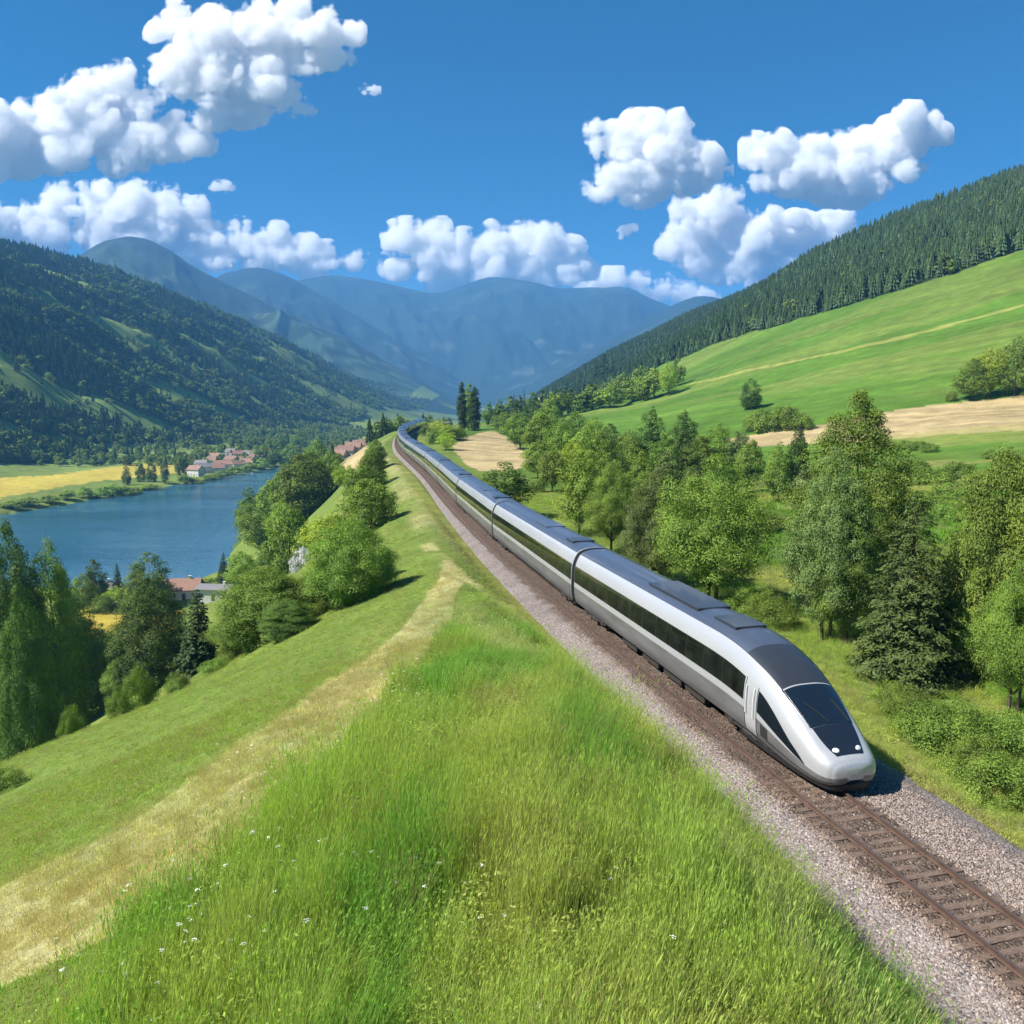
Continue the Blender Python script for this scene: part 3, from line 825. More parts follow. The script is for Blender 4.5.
# bumper panels: a seam round the nose and the coupler hatch
def valance():
    V = []; n = 0; rows = []
    for zf, k in ((.44, .97), (.30, .955), (.20, .90)):
        r = []
        for s in np.concatenate([[5.0, 4, 3, 2.2, 1.5, 1.0, .6, .35, .15, .05]]):
            w = float(_ip(s, SL, SW))*k*.9; r.append((-w, s+.10*(1-k)*8))
        r = r+[(-x, y) for x, y in r[::-1]]
        rows.append([(x, y, zf) for x, y in r])
    V = [p for r in rows for p in r]; m_ = len(rows[0])
    return make_mesh('valance', V, grid_faces(3, m_), M['rubber'], True)
sub('nose_valance', valance())
_bf = lambda s: np.full_like(s, 8.9)
M['bumper'] = paint('bumper_grey', (.36, .36, .37), .3, .4, .4, .1)
sub('bumper_seam', patch('seam', .012, 3.2, 9.15, 9.32, M['rubber'], .012, 30, 3)); sub('bumper_seam', patch('seam', .012, 3.2, -9.32, -9.15, M['rubber'], .012, 30, 3))
for yb in (4.6, LEAD-2.9): link('bogie', BOG, lead, (0, yb, 0))
def roof_box(L, spots):
    mb = MB()
    for a, b, w, h in spots: mb.box(-w, w, a, b, 3.86, 3.93+h, .03)
    return mb
sub('roof_unit', roof_box(LEAD, [(9.6, 14.8, .80, .05)]).mesh('equip', M['cap'])); sub('roof_unit', roof_box(LEAD, [(6.6, 8.4, .7, .04)]).mesh('equip', M['cap']))
for yy in (8.2, 10.4, 12.8, 15.4):
    _sk = MB(); _sk.box(-1.12, 1.12, yy, yy+1.8, .22, .60, .03); sub('underfloor_box', _sk.mesh('under', M['bogie']))
_sk = MB(); _sk.box(-.95, .95, 3.4, LEAD-.2, .45, .62, .02); sub('underframe', _sk.mesh('under', M['bogie']))
sub('gangway', (lambda: (lambda mb: mb.add([(x*.9, yy, 1.9+(z-1.9)*.93) for yy in (LEAD-.05, LEAD+GAP+.05) for x, z in [(float(a), float(b)) for a, b in list(SEC)+[(-p[0], p[1]) for p in SEC[::-1]]]],
     [(k, (k+1) % 26, 26+(k+1) % 26, 26+k) for k in range(26)]).mesh('gangway', M['rubber'], True))(MB()))())
# --- following cars
car = link('carriage', body_mesh('car_body', LEN, False), train)
kids = []
kids.append(link('roof', patch('roof', .15, LEN-.15, -2.95, 2.95, M['roof'], .006, 16, 14, False), car))
for sg in (-1, 1):
    a, b = (4.75, 7.25) if sg > 0 else (-7.25, -4.75)
    kids.append(link('window_band', patch('windows', .10, LEN-.10, a, b, M['panes'], .006, 12, 8, False), car))
    a, b = (4.6, 10.3) if sg > 0 else (-10.3, -4.6)
    for s0 in (.45,):
        kids.append(link('door_seam', patch('seam', s0-.012, s0+.012, a, b, M['rubber'], .008, 3, 24, False), car))
kids.append(link('underframe', (lambda m_: m_.box(-1.1, 1.1, .3, LEN-.3, .35, .62, .03).mesh('under', M['bogie']))(MB()), car))
kids.append(link('roof_unit', roof_box(LEN, [(2.2, 3.6, .75, .06)]).mesh('equip', M['cap']), car)); kids.append(link('roof_unit', roof_box(LEN, [(8.5, 11.5, .7, .03)]).mesh('equip', M['roof']), car))
kids.append(link('bogie', BOG, car, (0, 2.6, 0))); kids.append(link('bogie', BOG, car, (0, LEN-2.6, 0)))
_g = MB(); _g.add([(x*.9, yy, 1.9+(z-1.9)*.93) for yy in (LEN-.05, LEN+GAP+.05) for x, z in [(float(a), float(b)) for a, b in list(SEC)+[(-p[0], p[1]) for p in SEC[::-1]]]],
     [(k, (k+1) % 26, 26+(k+1) % 26, 26+k) for k in range(26)])
kids.append(link('gangway', _g.mesh('gangway', M['rubber'], True), car))
ya = y1+GAP
first = True
while ya < 385:
    yb = frames(LEN, ya)
    c = car if first else copy_to(car, train)
    if not first:
        for k in kids:
            if k.name.startswith('bogie') or True: copy_to(k, c)
    put(c, ya, yb); ya = yb+GAP*.95
    first = False
# ------------------------------------------------------------------ foliage
def leaf_material(name, a, b, trans=.28, sat=1.0):
    m = bpy.data.materials.new(name); m.use_nodes = True; t = NT(m); nt = m.node_tree
    nt.nodes.remove(nt.nodes['Principled BSDF'])
    out = nt.nodes['Material Output']
    at = t.n('ShaderNodeAttribute', attribute_name='tint')
    oi = t.n('ShaderNodeObjectInfo')
    f = t.math('ADD', t.math('MULTIPLY', at.outputs['Fac'], .75), t.math('MULTIPLY', oi.outputs['Random'], .25))
    c = t.mix(f, a, b)
    hs = t.n('ShaderNodeHueSaturation'); hs.inputs['Saturation'].default_value = sat
    t.l(t.ramp(oi.outputs['Random'], 0, 1, .485, .515), hs.inputs['Hue']); t.l(c, hs.inputs['Color'])
    t.l(t.ramp(t.math('FRACT', t.math('MULTIPLY', oi.outputs['Random'], 7.3)), 0, 1, .78, 1.2), hs.inputs['Value'])
    col = hs.outputs[0]
    d = t.n('ShaderNodeBsdfDiffuse'); t.l(col, d.inputs[0])
    tr = t.n('ShaderNodeBsdfTranslucent'); t.l(t.mix(1.0, col, (1.25, 1.35, .55), 'MULTIPLY'), tr.inputs[0])
    g = t.n('ShaderNodeBsdfGlossy'); g.inputs['Roughness'].default_value = .6; g.inputs[0].default_value = (.9, 1, .8, 1)
    m1 = t.n('ShaderNodeMixShader'); m1.inputs[0].default_value = trans; t.l(d.outputs[0], m1.inputs[1]); t.l(tr.outputs[0], m1.inputs[2])
    m2 = t.n('ShaderNodeMixShader'); m2.inputs[0].default_value = .018; t.l(m1.outputs[0], m2.inputs[1]); t.l(g.outputs[0], m2.inputs[2])
    t.l(m2.outputs[0], out.inputs['Surface'])
    return m
M['leaf_ash'] = leaf_material('leaves_fresh_green', (0.086, 0.150, 0.022), (0.301, 0.410, 0.059))
M['leaf_oak'] = leaf_material('leaves_mid_green', (0.066, 0.120, 0.019), (0.245, 0.341, 0.051))
M['leaf_dark'] = leaf_material('leaves_deep_green', (0.041, 0.083, 0.016), (0.140, 0.220, 0.039), .25)
M['leaf_grey'] = leaf_material('leaves_grey_green', (0.085, 0.130, 0.036), (0.225, 0.295, 0.085))
M['leaf_lime'] = leaf_material('leaves_lime', (0.204, 0.299, 0.027), (0.406, 0.512, 0.060), .3)
M['needle'] = leaf_material('spruce_needles', (0.020, 0.040, 0.014), (0.056, 0.088, 0.028), .15)
M['needle_light'] = leaf_material('spruce_needles_light', (0.028, 0.056, 0.016), (0.135, 0.185, 0.048), .15)
M['cypress'] = leaf_material('cypress_foliage', (0.019, 0.041, 0.010), (0.047, 0.078, 0.019), .15)
M['bark'] = dirty('bark', (.045, .035, .026), (.13, .105, .08), .9, 5, stretch=(2, 2, .5))
M['blossom'] = mat('white_blossom', (.75, .74, .72), .8)

def quads(cen, nrm, size, rs, aspect=1.0, fold=0.0):
    n = len(cen)
    nrm = nrm/(np.linalg.norm(nrm, axis=1, keepdims=True)+1e-9)
    r = rs.normal(size=(n, 3)); a = np.cross(nrm, r); a /= np.linalg.norm(a, axis=1, keepdims=True)+1e-9
    b = np.cross(nrm, a)
    s = (size*.5)[:, None] if hasattr(size, '__len__') else size*.5
    w = s*aspect
    # a pointed leaf: four corners, rhombus like
    V = np.stack([cen-a*s, cen+b*w*.62+a*s*.05, cen+a*s, cen-b*w*.62+a*s*.05], 1)
    return V.reshape(-1, 3), np.arange(4*n).reshape(n, 4)
def dirs(n, rs):
    v = rs.normal(size=(n, 3)); return v/np.linalg.norm(v, axis=1, keepdims=True)
PROFILE = {   # (height share, radius share)
 'broad':  [(.16, .30), (.25, .72), (.38, .98), (.52, 1.0), (.68, .86), (.82, .62), (.93, .34), (1.0, .05)],
 'tall':   [(.10, .35), (.2, .75), (.35, 1.0), (.5, .93), (.66, .78), (.8, .56), (.92, .32), (1.0, .05)],
 'cone':   [(.04, .55), (.12, .9), (.25, 1.0), (.4, .92), (.58, .72), (.75, .50), (.9, .26), (1.0, .03)],
 'column': [(.02, .6), (.1, .85), (.3, 1.0), (.6, .95), (.8, .7), (.93, .38), (1.0, .05)],
 'egg':    [(.03, .62), (.12, .86), (.3, 1.0), (.5, .97), (.7, .80), (.85, .55), (.95, .28), (1.0, .06)],
 'bush':   [(0, .62), (.15, .92), (.35, 1.0), (.6, .88), (.8, .62), (.93, .36), (1.0, .08)],
}
def crown_mesh(name, seed, H, Rr, prof, nc, nl, leaf, m, lump=.25, cr=.16):
    rs = np.random.default_rng(seed)
    P = np.array(PROFILE[prof]); zl = P[0, 0]
    # clump centres, denser towards the outside
    z = zl+(1-zl)*rs.random(nc*4); rad = np.interp(z, P[:, 0], P[:, 1])
    keep = rs.random(nc*4) < (rad+.12)/1.12; z = z[keep][:nc]; rad = rad[keep][:nc]; n = len(z)
    th = rs.random(n)*2*math.pi
    lob = 1+lump*(np.sin(th*2+seed)+np.sin(th*3+seed*2.3+z*9))*.5+lump*rs.normal(size=n)*.45
    q = np.sqrt(rs.random(n))*.55+.42
    rr_ = rad*q*lob
    cx = rr_*np.cos(th)*Rr; cy = rr_*np.sin(th)*Rr; cz = z*H
    crr = cr*Rr*(.65+.8*rs.random(n))*np.clip(.55+rad*.6, .5, 1.15)
    tint = np.clip(.5+rs.normal(size=n)*.22+(q-.75)*.2, 0, 1)
    per = rs.multinomial(nl, (crr**2)/(crr**2).sum())
    idx = np.repeat(np.arange(n), per); N = len(idx)
    d = dirs(N, rs); flip = rs.random(N) < .62; d[:, 2] = np.where(flip, np.abs(d[:, 2]), d[:, 2])
    sh = .45+.65*rs.random(N)**.7
    sc = np.array([1.0, 1.0, .92])
    c = np.stack([cx, cy, cz], 1)[idx]+d*sc*(crr[idx]*sh)[:, None]
    c[:, 2] = np.maximum(c[:, 2], H*zl*.4)
    out = np.stack([cx, cy, np.zeros(n)], 1)/Rr
    nr = d*.9+out[idx]*.35+np.array([0, 0, .45])+rs.normal(size=(N, 3))*.42
    V, Fc = quads(c, nr, leaf*(.7+.6*rs.random(N)), rs, .95)
    tv = np.clip(tint[idx]+rs.normal(size=N)*.10, 0, 1)
    me = make_mesh(name, V, Fc, m, False, {'tint': np.repeat(tv, 4)})
    return me, np.stack([cx, cy, cz], 1)
def trunk_mesh(name, seed, H, Rr, cl, r0, stems=1, zf=.85):
    rs = random.Random(seed); mb = MB()
    for k in range(stems):
        a = k*2.4+seed; sp = (0 if stems == 1 else .10*Rr)
        P = [(sp*math.cos(a), sp*math.sin(a), -.5)]
        for i in range(1, 8):
            t = i/7; P.append((P[0][0]*(1+t*1.5*(stems > 1))+rs.uniform(-1, 1)*.04*Rr, P[0][1]*(1+t*1.5*(stems > 1))+rs.uniform(-1, 1)*.04*Rr, H*zf*t))
        mb.tube(P, [r0*(1.25 if i == 0 else 1)*(1-.88*i/7) for i in range(8)], 8)
    order = sorted(range(len(cl)), key=lambda i: -np.hypot(cl[i][0], cl[i][1]))[:26:2]
    for i in order:
        e = Vector(cl[i]); z0 = max(H*.13, e.z-np.hypot(e.x, e.y)*rs.uniform(.6, 1.0)); s = Vector((0, 0, min(z0, H*.7)))
        mid = s.lerp(e, .5)+Vector((0, 0, -.05*H*rs.random()))
        r = r0*.42*(1-z0/H)+.01
        mb.tube([s, mid, e], [r, r*.6, r*.2], 5, False)
    return mb.mesh(name, M['bark'], True)
def spruce_mesh(name, seed, H, Rr, whorls, per, m, leaf=.30, openness=0.0, power=.85):
    rs = np.random.default_rng(seed); C_, N_, S_, T_ = [], [], [], []
    for w in range(whorls):
        t = (w+.3*rs.random())/whorls
        z = H*(.04+.95*t); L = Rr*((1-t)**power)*(.8+.35*rs.random())+.12
        nb = int(6+7*(1-t))
        a0 = rs.random()*6.28
        for b in range(nb):
            a = a0+2*math.pi*b/nb+rs.normal()*.12; l = L*(.75+.4*rs.random())
            k = max(5, int(per*(l/Rr)*1.0+3))
            u = np.sqrt(rs.random(k)); side = rs.normal(size=k)*.13*l*(1.25-u*.6)
            droop = -.30*l*u**1.5+.10*l*u
            ca, sa = math.cos(a), math.sin(a)
            x = ca*l*u-sa*side; y = sa*l*u+ca*side
            zz = z+droop-np.abs(side)*.35+rs.normal(size=k)*.05-.02*H*(1-t)
            C_.append(np.stack([x, y, zz], 1))
            nn = np.stack([ca*(.45*u)+rs.normal(size=k)*.3, sa*(.45*u)+rs.normal(size=k)*.3, .8+0*u], 1); N_.append(nn)
            S_.append(np.full(k, leaf)*(.65+.7*rs.random(k))*(.65+.5*(1-t)))
            T_.append(np.clip(.15+.65*u+rs.normal(size=k)*.12+.1*rs.normal(), 0, 1))
    c = np.concatenate(C_); V, Fc = quads(c, np.concatenate(N_), np.concatenate(S_), rs, .62)
    return make_mesh(name, V, Fc, m, False, {'tint': np.repeat(np.concatenate(T_), 4)})

# --- prototypes: kind -> list of (crown mesh, trunk mesh, model height, model radius)
PROTO = {}
def add_proto(key, fn, n=2):
    PROTO[key] = [fn(i) for i in range(n)]
def deco(prof, H, Rr, nc, nl, leaf, m, r0, stems=1, lump=.25, cr=.16, base=0):
    def f(i):
        me, cl = crown_mesh('crown', base+i*7+3, H, Rr, prof, nc, nl, leaf, M[m], lump, cr)
        tm = trunk_mesh('trunk', base+i*7+3, H, Rr, cl, r0, stems) if r0 else None
        return (me, tm, H, Rr)
    return f
# close enough for single leaves to show
add_proto('ash_near', deco('broad', 12, 4.2, 320, 74000, .142, 'leaf_ash', .20, 2, .30, .19, 100), 2)
add_proto('tall_near', deco('tall', 16, 4.6, 360, 84000, .158, 'leaf_oak', .26, 1, .34, .17, 200), 2)
add_proto('grey_near', deco('tall', 13, 4.0, 320, 72000, .15, 'leaf_grey', .18, 2, .34, .17, 300), 1)
add_proto('dark_near', deco('egg', 13, 3.4, 330, 76000, .155, 'leaf_dark', .2, 1, .13, .21, 400), 2)
add_proto('lit_near', deco('egg', 12, 4.2, 330, 56000, .18, 'leaf_ash', .2, 1, .18, .20, 480), 2)
add_proto('blossom', deco('bush', 3, 2.0, 60, 3600, .20, 'blossom', 0, 1, .4, .24, 490), 1)
add_proto('bush_near', deco('bush', 3, 2.2, 90, 14000, .12, 'leaf_oak', 0, 1, .3, .26, 500), 2)
def spr(H, Rr, wh, per, m, leaf, seed, power=.85):
    def f(i):
        return (spruce_mesh('crown', seed+i, H, Rr, wh, per, M[m], leaf, 0, power),
                MB().tube([(0, 0, -.4), (0, 0, H*.5), (0, 0, H*.96)], [Rr*.06, Rr*.04, .02], 8).mesh('trunk', M['bark'], True), H, Rr)
    return f
add_proto('spruce_near', spr(12, 3.6, 42, 170, 'needle_light', .25, 600, .68), 1)
add_proto('dome_near', deco('egg', 10, 4.2, 340, 80000, .152, 'leaf_oak', .2, 1, .16, .20, 450), 2)
add_proto('spruce_mid', spr(12, 2.9, 26, 50, 'needle', .55, 620), 2)
# middle distance
add_proto('ash_mid', deco('broad', 12, 4.6, 130, 9000, .38, 'leaf_ash', .2, 1, .3, .23, 700), 3)
add_proto('oak_mid', deco('tall', 13, 4.6, 130, 9000, .40, 'leaf_oak', .2, 1, .3, .22, 740), 3)
add_proto('grey_mid', deco('tall', 13, 4.2, 130, 9000, .38, 'leaf_grey', .2, 1, .3, .22, 780), 2)
add_proto('dark_mid', deco('egg', 13, 3.8, 140, 10000, .38, 'leaf_dark', .2, 1, .14, .24, 820), 2)
add_proto('dome_mid', deco('egg', 11, 4.4, 150, 11000, .38, 'leaf_oak', .2, 1, .16, .24, 840), 2)
add_proto('lime_mid', deco('broad', 10, 4.4, 110, 8000, .36, 'leaf_lime', .16, 1, .3, .24, 860), 2)
add_proto('bush_mid', deco('bush', 3, 2.6, 60, 4200, .26, 'leaf_oak', 0, 1, .3, .28, 900), 2)
add_proto('poplar', deco('column', 20, 2.0, 150, 11000, .42, 'cypress', .2, 1, .10, .42, 940), 2)
add_proto('poplar_lime', deco('column', 20, 2.2, 150, 11000, .42, 'leaf_ash', .2, 1, .10, .42, 960), 1)
# far
add_proto('ash_far', deco('broad', 12, 4.6, 60, 1700, .9, 'leaf_ash', .22, 1, .3, .27, 980), 2)
add_proto('oak_far', deco('tall', 13, 4.4, 60, 1700, .9, 'leaf_oak', .22, 1, .3, .27, 990), 2)
add_proto('dark_far', deco('cone', 13, 3.6, 60, 1600, .85, 'leaf_dark', .22, 1, .2, .27, 995), 2)
add_proto('spruce_far', spr(13, 2.6, 14, 11, 'needle', 1.1, 640), 2)

NAMEOF = {'ash': 'broadleaf_tree', 'tall': 'broadleaf_tree', 'oak': 'broadleaf_tree', 'grey': 'willow_tree', 'dark': 'dark_tree', 'dome': 'round_tree', 'lit': 'round_tree', 'blossom': 'blossom_bush', 'bush': 'bush', 'spruce': 'spruce_tree', 'lime': 'lime_green_tree', 'poplar': 'poplar_tree'}
TREES = []
def plant(key, x, y, h, w, label=None, group=None, rz=None, var=None, cat=None, z=None):
    pr = PROTO[key]; k = len(TREES) if var is None else var
    cm, tm, H, Rr = pr[k % len(pr)]
    kind = key.split('_')[0]
    z = h1(x, y)-.1 if z is None else z
    sz = h/H; sx = w/(2*Rr*.98)
    rot = (len(TREES)*2.399) % 6.28 if rz is None else rz
    if tm is None:
        o = link(NAMEOF[kind], cm, None, (x, y, z), (0, 0, rot))
        o.scale = (sx, sx, sz)
    else:
        o = empty(NAMEOF[kind], (x, y, z), rot); o.scale = (sx, sx, sz)
        link('trunk', tm, o); link('crown', cm, o)
    o['category'] = cat or ('bush' if kind in ('bush', 'blossom') else 'tree')
    if label: o['label'] = label
    if group: o['group'] = group
    TREES.append((x, y, max(w*.35, .8)))
    return o
def tree_px(key, px, top, base, wpx, label=None, group=None, D=None, **kw):
    """a tree whose foot stands on the ground seen at (px, base), or at depth D when a slope hides the foot"""
    if D is None:
        g = ground_at(px, base)
        if g is None: print('no ground', px, base); return
        x, y, z = g
    else:
        d = ray(px, top); y = D; x = d[0]/d[1]*D; z = h1(x, y)
    ztop = elev_z(top, y)
    h = ztop-z; dist = y*CP+(CAM_Z-ztop)*SP
    if h < .5: print('low tree', px, top, D, h); h = 1.0
    return plant(key, x, y, h, wpx/F*dist, label, group, **kw)
W = 'trees of the wood beyond the train'
T = tree_px
# --- along the line, east side
T('ash_near', 712, 456, 606, 96, 'broad fresh green tree with several dark stems close beside the roof of the leading carriage')
T('grey_near', 655, 470, 584, 66, 'loose grey green tree standing just behind the broad tree beside the train')
T('ash_near', 612, 462, 552, 46, 'slim bright tree with low branches beside the second carriage', var=1)
T('ash_mid', 579, 455, 535, 46, 'small round crowned tree on a bare thin trunk near the second carriage joint')
T('dark_mid', 505, 462, 509, 46, 'dark round tree directly behind the train below the triangular bare field')
T('bush_mid', 536, 480, 492, 18, 'small bush at the lower tip of the triangular bare field')
T('bush_near', 768, 592, 626, 46, 'dark low bush in the shade between the broad tree and the tall trees')
T('bush_near', 742, 585, 617, 40, 'dark shaded bush at the foot of the broad tree beside the train')
T('bush_mid', 762, 512, 530, 44, 'low yellowish bush alone in the clearing behind the broad tree')
T('tall_near', 848, 393, 618, 108, 'tallest broadleaf tree, rising above the spruce and its neighbours')
T('grey_near', 826, 450, 640, 74, 'grey green feathery tree in front of the tallest broadleaf tree')
T('tall_near', 846, 488, 642, 60, 'mid green tree pressed against the spruce, its grey limbs showing', var=1)
T('spruce_near', 905, 484, 676, 112, 'big layered spruce with pale branch tips standing alone on the grassy bank')
T('dome_near', 992, 452, 676, 96, 'dense broadleaf tree just beyond the big spruce', var=1)
T('ash_near', 1048, 440, 692, 110, 'large fresh green tree cut by the edge of the view beyond the big spruce')
T('ash_near', 972, 560, 680, 46, 'slender bright young tree between the big spruce and the dense tree', var=1)
T('ash_near', 1012, 560, 712, 64, 'bright leafy young tree lowest down the bank beyond the spruce', var=0)
T('bush_near', 1003, 756, 800, 84, 'green scrub mound near the ballast, opposite the nose of the train')
T('bush_near', 950, 700, 748, 80, 'rounded scrub on the bank straight behind the nose of the train')
T('bush_near', 905, 684, 718, 50, 'small scrub clump below the big spruce')
T('bush_near', 1012, 712, 756, 70, 'leafy scrub clump below the bright young tree')
T('bush_near', 975, 735, 774, 60, 'low scrub between the two larger mounds on the bank')
# --- wood in the middle, each crown its own tree
mid = [('ash_mid',520,414,449,30),('oak_mid',541,414,456,34),('ash_mid',562,420,470,38),('ash_mid',585,430,482,42),('oak_mid',556,436,478,36),('lime_mid',572,440,490,34),
 ('oak_mid',603,432,482,34),('ash_mid',598,446,500,38),('dark_mid',618,452,516,26),('ash_mid',632,446,505,38),('oak_mid',640,458,522,40),('ash_mid',552,448,492,30),('ash_mid',538,440,478,30),
 ('dark_mid',650,410,468,34),('spruce_mid',652,404,462,24),('dark_mid',683,412,462,28),('spruce_mid',684,408,452,20),('ash_mid',716,424,474,34),('grey_mid',738,430,474,26),('oak_mid',700,436,482,36),('dark_mid',725,452,500,30),
 ('grey_mid',668,450,524,44),('oak_mid',750,440,492,30),('oak_mid',778,442,502,30),('dark_mid',795,430,500,24),('grey_mid',690,470,540,44),
 ('oak_mid',628,430,470,30),('dark_mid',610,424,462,26),('oak_mid',505,412,434,22),('dark_mid',530,404,430,22),('ash_mid',548,404,434,26),('oak_mid',575,412,446,28),('ash_mid',594,418,454,30),
 ('oak_mid',664,432,482,30),('grey_mid',806,462,520,36),('ash_mid',640,474,540,34),('spruce_mid',800,418,455,16)]
for i, (k, px, tp_, bs, w) in enumerate(mid):
    T(k, px, tp_, bs, w, {'dark': 'deep green tree among the close crowns of the wood beyond the train', 'spruce': 'dark pointed spruce rising out of the wood beyond the train'}.get(k.split('_')[0], 'leafy green tree among the close crowns of the wood beyond the train'), W)
# --- hillside on the east
H_ = 'trees and bushes on the open hillside'
T('dark_mid', 750, 379, 409, 20, 'lone dark tree on the open green hillside above the bushes', H_)
for px, tp_, bs, w in ((752,414,431,18),(765,409,431,26),(784,407,430,28),(803,413,429,20)):
    T('bush_mid', px, tp_, bs, w, 'dark bush in the short row below the lone hillside tree', H_)
T('oak_mid', 972, 358, 400, 32, 'grey green round tree at the near end of the hillside clump', H_)
T('lime_mid', 990, 345, 397, 26, 'bright lime tree in the middle of the hillside clump', H_)
T('oak_mid', 1014, 337, 396, 36, 'biggest dark tree of the hillside clump beside the tan field', H_)
T('oak_mid', 1042, 332, 398, 40, 'hillside clump tree cut by the edge of the view', H_)
T('bush_mid', 951, 391, 401, 12, 'tiny bush at the foot of the hillside clump', H_)
hedge = [(905,440),(918,441),(930,443),(860,446),(875,445),(1003,452),(990,449),(1018,455)]
for px, tp_ in hedge: T('bush_mid', px, tp_, tp_+9, 17, 'low bush on the field edge below the tan strip', 'bushes along the tan field')
for px, tp_, w in ((900,466,22),(914,460,30),(932,468,34),(958,462,32),(980,470,34),(1002,462,28),(950,482,36),(890,478,26),(925,490,34),(1020,474,26),(885,500,30),(940,505,30),(975,492,36),(1005,500,34)):
    T('bush_mid', px, tp_, tp_+16, w, 'scrubby bush on the meadow behind the tall trees', 'scrub on the lower meadow')
far = [('spruce_far',604,352,386,18),('spruce_far',596,356,388,14),('spruce_far',612,356,386,14),('oak_far',592,384,410,26),('dark_far',584,388,412,20),('ash_far',622,374,400,24),('oak_far',632,384,402,22),('ash_far',654,368,399,24),('lime_mid',668,362,396,18),
 ('oak_far',645,376,401,20),('ash_far',610,384,408,24),('dark_far',571,386,412,16),('ash_far',640,366,396,18),('oak_far',677,358,386,14),('oak_far',560,388,416,18),('ash_far',552,392,418,16),('dark_far',543,386,414,12),('oak_far',532,392,416,14),('dark_far',520,394,418,12),('oak_far',510,396,420,14),('dark_far',500,398,422,12),
 ('spruce_far',524,388,412,8),('spruce_far',514,392,416,8),('spruce_far',555,380,408,10),('spruce_far',566,376,405,10),('spruce_far',578,372,402,10),('spruce_far',490,400,424,8),('oak_far',488,404,426,14),('dark_far',498,402,428,12)]
for k, px, tp_, bs, w in far:
    T(k, px, tp_, bs, w, 'pointed spruce on the upper edge of the far meadow' if k[0] == 's' else 'small far tree along the upper edge of the meadow', 'trees along the far meadow edge')
# --- poplars by the bend
T('poplar', 462, 381, 431, 8, 'slim dark poplar, first of the row by the bend of the line')
T('poplar_lime', 469, 381, 430, 10, 'lighter green poplar between the two dark ones by the bend')
T('poplar', 475, 385, 431, 9, 'slim dark poplar on the field side of the row by the bend', var=1)
for px, tp_, bs, w in ((440,420,436,20),(428,424,436,14),(450,424,440,22),(433,430,444,14),(446,432,450,18),(458,428,440,16)):
    T('lime_mid' if px in (440, 450, 446) else 'bush_mid', px, tp_, bs, w, 'green thicket bush between the far carriages and the bare field', 'thicket inside the bend')
for px, tp_, bs, w in ((437,458,468,16),(448,462,472,14),(425,448,456,10)):
    T('bush_mid', px, tp_, bs, w, 'low bush beside the far carriages', 'thicket inside the bend')
# --- slope on the west, below the crest
T('dome_near', 352, 518, 602, 78, 'big dark green tree on the slope close below the crest path')
T('dome_near', 322, 562, 612, 50, 'leaning green tree low on the slope beside the big dark tree')
T('grey_mid', 375, 540, 582, 30, 'greyish tree on the crest side of the big dark tree')
T('dome_mid', 372, 478, 530, 46, 'round tree with a long shadow on the slope below the line')
T('dome_mid', 364, 464, 512, 38, 'tall dark tree above the round tree in the slope hedge')
T('dome_mid', 372, 452, 492, 30, 'upper tree of the slope hedge with a domed crown')
T('dome_mid', 376, 440, 472, 24, 'topmost small tree of the slope hedge')
T('lime_mid', 330, 512, 560, 46, 'pale thicket tree in the middle of the green slope')
T('ash_mid', 345, 500, 545, 34, 'small fresh tree just above the pale thicket on the slope')
T('dome_near', 268, 568, 640, 96, 'wide spreading tree just beyond the edge of the grassy slope')
T('dark_near', 288, 598, 636, 52, 'dark rounded tree under the wide spreading tree')
T('ash_near', 240, 606, 654, 52, 'pale green tree on the lake side of the wide spreading tree')
T('ash_mid', 308, 575, 612, 34, 'small light tree between the spreading tree and the green slope')
T('dome_mid', 290, 508, 570, 46, 'round lit tree at the foot of the pale slope above the lake')
T('dark_mid', 272, 540, 580, 30, 'dark tree on the shore beside the white blossoming bushes')
T('ash_mid', 242, 552, 590, 34, 'bright round tree on the shore beside the white lake house')
for k, px, tp_, bs, w in (('dome_mid',305,455,521,54),('oak_mid',320,462,505,30),('ash_mid',290,468,535,36),('dome_mid',276,482,545,40),('ash_mid',262,500,556,40),('dark_mid',251,488,528,26),('lime_mid',262,512,548,34),('dome_mid',300,478,520,40),
    ('ash_mid',332,452,492,28),('oak_mid',318,440,476,28),('oak_mid',246,500,540,20),('ash_mid',284,500,552,30),('lime_mid',345,462,490,20),('oak_mid',312,450,490,30),('dark_mid',296,458,500,26)):
    T(k, px, tp_, bs, w, 'rounded tree in the dense belt along the near shore of the lake', 'trees on the near shore of the lake')
T('blossom', 303, 547, 564, 15, 'white blossoming bush on the shore among the green trees')
T('blossom', 296, 556, 572, 11, 'smaller white blossoming bush just below the larger one on the shore')
# --- dark trees below the grassy slope
T('dark_near', 154, 580, 690, 66, 'tall dark rounded tree just below the grassy slope, lit on one side')
T('spruce_mid', 201, 586, 668, 48, 'dark blue green spruce beside the tall rounded tree')
T('ash_near', 126, 655, 700, 34, 'small fresh tree at the foot of the tall dark rounded tree')
T('dark_near', 76, 594, 722, 60, 'broad dark cone shaped tree in front of the taller tree group', var=1)
T('dark_near', 35, 622, 738, 46, 'narrow dark tree with a rounded tip below the grassy slope')
T('dark_near', 106, 624, 706, 42, 'dark half hidden tree behind the broad cone shaped tree')
T('dark_near', 4, 528, 0, 66, 'huge tree with lit top at the edge of the view', D=98)
T('lit_near', 46, 544, 0, 58, 'huge yellow green rounded tree towering over the lake shore', D=100, var=1)
T('dark_near', 18, 590, 0, 48, 'shaded dark tree under the huge rounded trees', D=84)
T('grey_near', 8, 690, 742, 56, 'silvery leafed shrub tree at the corner of the slope')
T('bush_near', 4, 768, 790, 50, 'round bush on the grassy slope at the edge of the view')
